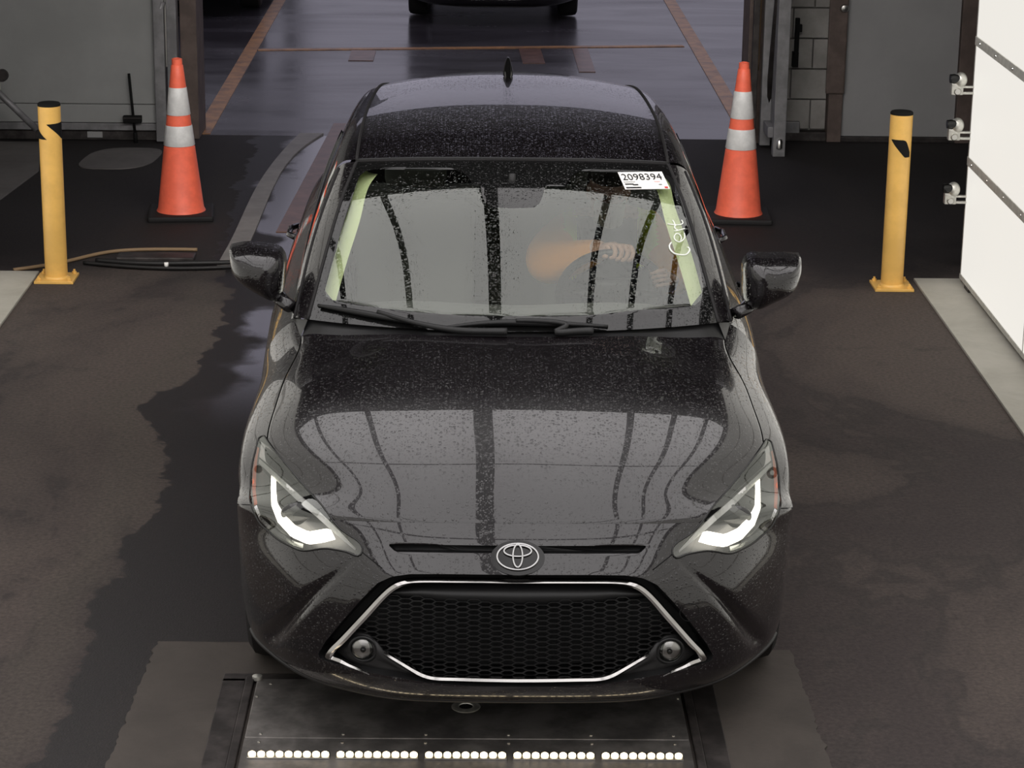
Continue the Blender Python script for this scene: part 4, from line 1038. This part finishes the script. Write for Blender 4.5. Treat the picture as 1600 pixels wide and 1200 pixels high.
# roof of the tunnel
RZ = 3.30; YB, YF = 8.95, -4.0
STRUTS = [-2.5, -1.8, -.92, 0.0, .92, 1.42, 1.95, 2.5]
lr = thing('light_roof', 'glowing white ceiling panels over the car, parted by dark beams', 'light ceiling', (0, 0, RZ))
xs = STRUTS
for i, (a, b) in enumerate(zip(xs, xs[1:])):
    for (ya, yb) in ((YF, -1.2), (-1.2, 1.9), (1.9, 5.0), (5.0, 7.35), (7.35, YB)):
        boxo('ceiling_panel', (a+.02, ya+.012, 0), (b-.02, yb-.012, .04), 'ceiling_light', lr, 0)
for i, x in enumerate(xs):
    hw = .055 if abs(x) < .01 else .03
    boxo('roof_beam', (x-hw, YF, -.05), (x+hw, YB, .05), 'dark_ceiling', lr, 0)
for yc in (-1.2, 1.9, 5.0, 7.35): boxo('cross_beam', (xs[0], yc-.015, -.02), (xs[-1], yc+.015, .02), 'dark_ceiling', lr, 0)
boxo('backing_sheet', (xs[0]-.1, YF, .05), (xs[-1]+.1, YB, .07), 'dark_ceiling', lr, 0)
# unseen fill lamp, added to brighten the cones and back wall
fl = thing('added_fill_lamp', 'long unseen fill lamp added at the far end of the light roof, aimed at the doorway', 'lamp', (0, YB+.10, RZ+.02))
boxo('fill_housing', (-2.0, -.04, -.05), (2.0, .0, .07), 'matte_black', fl, .004)
la = bpy.data.lights.new('fill_light', 'AREA'); la.shape = 'RECTANGLE'; la.size = 3.9; la.size_y = .10; la.energy = FILL_LAMP; la.color = (1, .97, .94); la.spread = RAD(120)
lo_ = bpy.data.objects.new('fill_light', la); C.objects.link(lo_); lo_.parent = fl; lo_.location = (0, .012, .01); lo_.rotation_euler = (RAD(62), 0, 0)
# long low building across the lot; only its mirror image on the wet ground is in view
ob = thing('lot_building', 'dark low building across the lot, mirrored in the wet asphalt at the left', 'building', (-12.75, 46, 0))
boxo('building_wall', (-14, 0, 0), (8.6, 10, 7.0), 'dark_wall', ob, 0)
boxo('building_roof', (-14.3, -.3, 7.0), (8.9, 10.3, 7.25), 'matte_black', ob, 0)
for q in range(6): boxo('building_window', (-12.5+q*3.4, -.05, 1.2), (-10.6+q*3.4, .02, 3.2), 'gloss_black', ob, 0)
# ------------------------------------------------------------------ bollards and cones
def bollard(x, y, label, band):
    t = thing('bollard', label, 'bollard', (x, y, 0), 0, 'yellow bollards')
    lathe('post', [(.057, .008), (.057, .905)], 'yellow_paint', t, 40)
    lathe('cap', [(.0575, .902), (.0575, .912), (.052, .918), (.03, .922), (.001, .923)], 'matte_black', t, 40)
    boxo('base_plate', (-.10, -.10, 0), (.10, .10, .014), 'yellow_paint', t, .003)
    lathe('weld_bead', [(.064, .012), (.062, .02), (.057, .024)], 'yellow_paint', t, 40, cap=False)
    for sx in (-1, 1):
        for sy in (-1, 1): lathe('anchor_bolt', [(.012, .013), (.012, .025), (.006, .027), (.006, .036), (.001, .037)], 'yellow_paint', t, 8, (sx*.078, sy*.078, 0))
    # black chevron stripe pieces wrapped round the post
    for (a0, a1, zz) in band:
        n = 14; V = []
        lo, hi = [], []
        for k in range(n+1):
            a = RAD(a0+(a1-a0)*k/n); s = k/n; z0, z1 = zz(s); V.append((.0582*math.cos(a), .0582*math.sin(a), z0)); V.append((.0582*math.cos(a), .0582*math.sin(a), z1))
        obj('black_stripe', V, [(2*k, 2*k+2, 2*k+3, 2*k+1) for k in range(n)], 'matte_black', t)
    return t
bollard(-2.150, 11.90, 'yellow steel bollard at the left, beside the pale concrete strip',
        [(-97, 30, lambda s: (.815-.078*min(1, s*1.5), .816+.008*s)), (190, 262, lambda s: (.738, .80-.062*s))])
bollard(2.150, 11.88, 'yellow steel bollard at the right, in front of the white door and glowing wall',
        [(-148, -40, lambda s: (.775-.085*min(1, s*1.45), .78-.02*max(0, s-.6)/.4-(.045*max(0, (s-.75))/.25)))])
def cone(x, y, rz, label):
    t = thing('traffic_cone', label, 'traffic cone', (x, y, 0), rz, 'orange traffic cones')
    bm = bmesh.new(); box(bm, (-.185, -.185, 0), (.185, .185, .034), .012); bobj('base', bm, 'rubber', t)
    def r_at(z): return .132+(.030-.132)*(z-.035)/(.905-.035)
    zb = [(.034, .405, 'cone_orange'), (.405, .535, 'reflective_white'), (.535, .590, 'cone_orange'), (.590, .745, 'reflective_white'), (.745, .868, 'cone_orange')]
    lathe('cone_body', [(r_at(.034)+.008, .034), (r_at(.05)+.001, .05), (r_at(.405), .405), (r_at(.406)-.002, .406), (r_at(.8), .80), (r_at(.868), .868), (r_at(.868)-.004, .872), (r_at(.90)-.001, .905), (.020, .908), (.018, .86)], 'cone_orange', t, 40, cap=False)
    for z0, z1 in ((.415, .530), (.590, .745)):
        lathe('reflective_band', [(r_at(z0)+.001, z0), (r_at(z0)+.002, z0+.002), (r_at(z1)+.002, z1-.002), (r_at(z1)+.001, z1)], 'reflective_white', t, 40, cap=False)
    return t
cone(-1.690, 13.40, .10, 'orange traffic cone with two white bands, left of the car by the doorway')
cone(1.520, 13.45, -.05, 'orange traffic cone with two white bands, right of the car by the doorway')
# hose, cable and trough on the floor behind the left bollard
hs = tube('air_hose', curve([(-2.4, 12.05, .011), (-2.16, 12.24, .011), (-1.95, 12.47, .011), (-1.7, 12.53, .011), (-1.50, 12.53, .011)], 40), .010, 'hose_tan', None, 8); tag(hs, 'thin tan hose on the floor behind the left bollard', 'hose')
hb = tube('floor_cable', curve([(-2.0, 12.24, .02), (-1.75, 12.18, .02), (-1.5, 12.19, .02), (-1.2, 12.22, .02)], 40), .013, 'hose_black', None, 8); tag(hb, 'black cable lying across the floor towards the car', 'cable')
h2 = tube('floor_cable', curve([(-2.06, 12.20, .016), (-1.8, 12.12, .016), (-1.45, 12.10, .016), (-1.18, 12.16, .016)], 40), .010, 'hose_black', None, 8); tag(h2, 'thinner black cable nearest the camera, behind the left bollard', 'cable')
tr_ = boxo('cable_trough', (-1.90, 12.27, 0), (-1.49, 12.40, .028), 'steel_dark', None, .006); tag(tr_, 'low dark cable trough on the floor behind the left bollard', 'cable cover')
cl_ = tube('cable_clip', [(-1.612, 12.10, .022), (-1.612, 12.10, .045)], .011, 'paper_white', None, 10); tag(cl_, 'tiny white clip on the floor cable', 'clip')
# ------------------------------------------------------------------ photo sensors on the edge of the right light wall
proto = None
for i, (px, py, lb) in enumerate(((1498, 131, 'silver sensor on the light wall edge, topmost of three'), (1493, 202, 'silver sensor on the light wall edge, middle of three'), (1487, 302, 'silver sensor on the light wall edge, lowest of three'))):
    p = aty(px, py, 11.93)
    if proto is None:
        s = thing('photo_sensor', lb, 'sensor', p, 0, 'silver sensors on the right light wall'); proto = s
        boxo('bracket_bar', (.0, -.012, -.052), (.10, .012, -.040), 'galvanised', s, .002); boxo('bracket_bar', (.0, -.012, -.020), (.10, .012, -.010), 'galvanised', s, .002)
        boxo('mount_block', (-.038, -.02, -.054), (.022, .02, .004), 'galvanised', s, .004)
        bm = bmesh.new(); bmesh.ops.create_uvsphere(bm, u_segments=24, v_segments=14, radius=.034)
        for v in bm.verts: v.co = Vector((v.co.x+.008, v.co.y, v.co.z*1.15+.020))
        bobj('sensor_head', bm, 'galvanised', s, True)
        lathe('sensor_eye', [(.002, 0), (.022, .0), (.024, .02), (.018, .05)], 'gloss_black', s, 20, (-.048, -.012, .028), 'x')
        lathe('adjuster_knob', [(.002, -.012), (.014, -.012), (.018, -.006), (.018, .0)], 'steel_bright', s, 20, (-.008, -.018, -.036), 'y')
    else:
        s = copy_tree(proto); s.location = p; s['label'] = lb
# ------------------------------------------------------------------ cars parked outside (same body family, seen only by the nose)
def parked(x, y, label, sx=1.0):
    t = thing('parked_car', label, 'car', (x, y, 0)); t.scale = (sx, sx, sx)
    skip = ('lot_sticker', 'chalk_writing', 'emblem', 'emblem_pad', 'side_mirror', 'front_seat', 'rear_seat', 'steering_wheel', 'dashboard', 'pillar_trim', 'rear_view_mirror', 'headlight', 'honeycomb_mesh')
    for ch in list(car.children):
        nm = ch.name.split('.')[0]
        if nm in skip: 
            if nm == 'headlight':
                c = ch.copy(); C.objects.link(c); c.parent = t
                for g in ch.children:
                    if g.name.startswith(('lamp_lens', 'lamp_rim', 'lamp_wall')):
                        d = g.copy(); C.objects.link(d); d.parent = c
            continue
        c = ch.copy(); C.objects.link(c); c.parent = t
        for g in ch.children:
            if g.name.startswith(('honeycomb', 'chrome')): continue
            d = g.copy(); C.objects.link(d); d.parent = c
    return t
parked(.145, 20.95, 'dark car parked outside, straight behind the black sedan', .92)
parked(-2.80, 21.2, 'dark car parked outside at the left, beyond the long orange lane line', .98)
# ------------------------------------------------------------------ the driver
def person():
    t = thing('person', 'person in orange sleeves and grey and lime vest gripping the steering wheel, face mask on', 'person', (X0, Y0, 0))
    J = {'pelvis': (.36, 2.46, .66), 'belly': (.36, 2.50, .80), 'chest': (.36, 2.50, .95), 'neck': (.36, 2.46, 1.09), 'skull': (.35, 2.40, 1.17),
         'ls': (.20, 2.45, 1.01), 'le': (.115, 2.11, .975), 'lw': (.295, 1.965, 1.06), 'lh': (.335, 1.935, 1.085),
         'rs': (.52, 2.45, 1.03), 're': (.615, 2.20, .90), 'rw': (.57, 2.04, .93), 'rh': (.545, 1.98, .96),
         'lk': (.24, 2.05, .66), 'lf': (.25, 1.75, .38), 'rk': (.48, 2.05, .66), 'rf': (.47, 1.75, .38), 'lhip': (.27, 2.42, .62), 'rhip': (.45, 2.42, .62)}
    rad = {'pelvis': .15, 'belly': .145, 'chest': .165, 'neck': .055, 'skull': .06, 'ls': .085, 'le': .095, 'lw': .050, 'lh': .034, 'rs': .085, 're': .068, 'rw': .040, 'rh': .034, 'lk': .068, 'lf': .05, 'rk': .068, 'rf': .05, 'lhip': .09, 'rhip': .09}
    E_ = [('pelvis', 'belly'), ('belly', 'chest'), ('chest', 'neck'), ('neck', 'skull'), ('chest', 'ls'), ('ls', 'le'), ('le', 'lw'), ('lw', 'lh'), ('chest', 'rs'), ('rs', 're'), ('re', 'rw'), ('rw', 'rh'), ('pelvis', 'lhip'), ('lhip', 'lk'), ('lk', 'lf'), ('pelvis', 'rhip'), ('rhip', 'rk'), ('rk', 'rf')]
    def skin(name, names, edges, radii, root, mat, parent, sub=2, flat=None):
        me = bpy.data.meshes.new(name); ids = {n: i for i, n in enumerate(names)}
        me.from_pydata([names[n] for n in names], [(ids[a], ids[b]) for a, b in edges], []); o = bpy.data.objects.new(name, me); C.objects.link(o)
        o.modifiers.new('skin', 'SKIN'); sm = o.modifiers.new('sub', 'SUBSURF'); sm.levels = sub; sm.render_levels = sub
        for n, i in ids.items():
            r = radii[n]; sv = me.skin_vertices[0].data[i]; sv.radius = (r, r) if not isinstance(r, tuple) else r; sv.use_root = (n == root)
        dg = bpy.context.evaluated_depsgraph_get(); dg.update(); m2 = bpy.data.meshes.new_from_object(o.evaluated_get(dg)); m2.name = name
        o.modifiers.clear(); o.data = m2; m2.materials.clear()
        for mm in (mat if isinstance(mat, list) else [mat]): m2.materials.append(MATS[mm])
        m2.polygons.foreach_set('use_smooth', [True]*len(m2.polygons)); o.parent = parent; return o
    b = skin('body', J, E_, rad, 'pelvis', ['vest_grey', 'orange_cloth', 'skin', 'trousers', 'lime_cloth'], t, 4)
    for p in b.data.polygons:
        c = p.center; x, y, z = c
        k = 0
        arm = (x < .20 or x > .545) and z > .74 or (y < 2.28 and z > .80)
        if arm: k = 1
        if z > .84 and y < 2.25:
            for el, wr in ((J['le'], J['lw']), (J['re'], J['rw'])):
                ab = Vector(wr)-Vector(el); tt = (c-Vector(el)).dot(ab)/ab.length_squared; off = (c-Vector(el)-ab*tt).length
                if off < .13 and tt > -.2: k = 2 if tt > 1.06 else 1
        if z > 1.085 and abs(x-.36) < .12 and y > 2.3: k = 2
        if z < .70: k = 3
        if k == 0 and y < 2.5 and z > .86 and (.475 < x < .545 and z > .9 or .20 < x < .25): k = 4
        if k == 1 and z < .90 and x < .3: k = 4
        p.material_index = k
    # head: jaw, brow, nose, ears; tilted down a little
    bm = bmesh.new(); bmesh.ops.create_uvsphere(bm, u_segments=32, v_segments=24, radius=1)
    for v in bm.verts:
        x, y, z = v.co; jaw = max(0, -z)
        X, Y, Z = x*.074*(1-.28*jaw**1.5), y*.094, z*.118
        if y < 0: Y -= .012*math.exp(-((x/.18)**2+((z+.12)/.22)**2))*1.6 + .004*math.exp(-(((z-.32)/.12)**2))*(abs(x) < .7); Y += .006*math.exp(-(((z-.10)/.12)**2+((abs(x)-.36)/.2)**2))
        if z < -.55 and y > -.2: Y *= .85
        v.co = (X, Y, Z)
    hd = bobj('head', bm, 'skin', b, True); hd.location = (.365, 2.365, 1.20); hd.rotation_euler = (RAD(14), 0, RAD(6))
    for s in (-1, 1):
        e = bmesh.new(); bmesh.ops.create_uvsphere(e, u_segments=12, v_segments=8, radius=.012)
        for v in e.verts: v.co = (v.co.x+s*.029, v.co.y-.080, v.co.z*.7+.010)
        bobj('eye', e, 'eye_white', hd, True)
        e = bmesh.new(); bmesh.ops.create_uvsphere(e, u_segments=10, v_segments=6, radius=.0055)
        for v in e.verts: v.co = (v.co.x+s*.029, v.co.y*.5-.0905, v.co.z+.009)
        bobj('pupil', e, 'hair', hd, True)
        e = bmesh.new(); bmesh.ops.create_uvsphere(e, u_segments=12, v_segments=8, radius=.026)
        for v in e.verts: v.co = (v.co.x*.35+s*.074, v.co.y*.75+.006, v.co.z*1.15-.005)
        bobj('ear', e, 'skin', hd, True)
    e = bmesh.new(); bmesh.ops.create_uvsphere(e, u_segments=28, v_segments=18, radius=1)
    for v in list(e.verts):
        x, y, z = v.co; v.co = (x*.083, y*.102+.008, z*.118+.014)
    bmesh.ops.delete(e, geom=[v for v in e.verts if v.co.z < .04 and v.co.y < .02 or v.co.z < -.045], context='VERTS'); bobj('hair', e, 'hair', hd, True, False)
    # pleated face mask
    rows = []
    for i, s in enumerate(np.linspace(0, 1, 9)):
        z = .0-.105*s; rows.append([(.066*math.sin(a)*(1-.12*s), -.112*math.cos(a)*(1-.08*s)-.006+(.004 if i % 2 else 0), z) for a in np.linspace(-1.25, 1.25, 15)])
    rows = np.array(rows); obj('face_mask', rows.reshape(-1, 3), gridfaces(9, 15), 'mask_paper', hd)
    # hands closed round the rim: palm, four fingers, thumb
    def hand(wr, ctr, along, sgn):
        """wr wrist, ctr point on the rim, along = unit tangent of rim (knuckle row)"""
        wr, ctr, al = Vector(wr), Vector(ctr), Vector(along).normalized(); fw = (ctr-wr).normalized(); up = al.cross(fw).normalized()
        if up.z < 0: up = -up
        nm, ed, rd = {}, [], {}
        pts = {'w': wr, 'p': wr+(ctr-wr)*.45+up*.016, 'k': ctr+up*.028-fw*.012}
        for k_, v_ in pts.items(): nm[k_] = tuple(v_); rd[k_] = {'w': (.030, .024), 'p': (.040, .022), 'k': (.041, .018)}[k_]
        h = skin('hand', nm, [('w', 'p'), ('p', 'k')], rd, 'w', 'skin', b)
        for i, L in enumerate((.9, 1.0, .95, .8)):
            o_ = al*((i-1.5)*.0205); a = ctr+o_
            q = {'a': a+up*.026-fw*.016, 'b': a+up*.026+fw*.012*L, 'c': a+up*.004+fw*.027*L, 'd': a-up*.020*L+fw*.018, 'e': a-up*.026*L-fw*.002}
            skin('finger', {k_: tuple(v_) for k_, v_ in q.items()}, [('a', 'b'), ('b', 'c'), ('c', 'd'), ('d', 'e')], {'a': .0098, 'b': .0102, 'c': .0092, 'd': .0085, 'e': .0075}, 'a', 'skin', h)
        tb = wr+(ctr-wr)*.35+al*sgn*.026
        q = {'a': tb, 'b': tb+al*sgn*.022+fw*.02-up*.008, 'c': ctr+al*sgn*.052-up*.012-fw*.006, 'd': ctr+al*sgn*.052-up*.018+fw*.016}
        skin('thumb', {k_: tuple(v_) for k_, v_ in q.items()}, [('a', 'b'), ('b', 'c'), ('c', 'd')], {'a': .013, 'b': .0125, 'c': .011, 'd': .0085}, 'a', 'skin', h)
    hand(J['lw'], rimp(RAD(84)), tang(RAD(84)), 1)
    hand(J['rw'], rimp(RAD(22)), tang(RAD(22)), 1)
    return t
person()
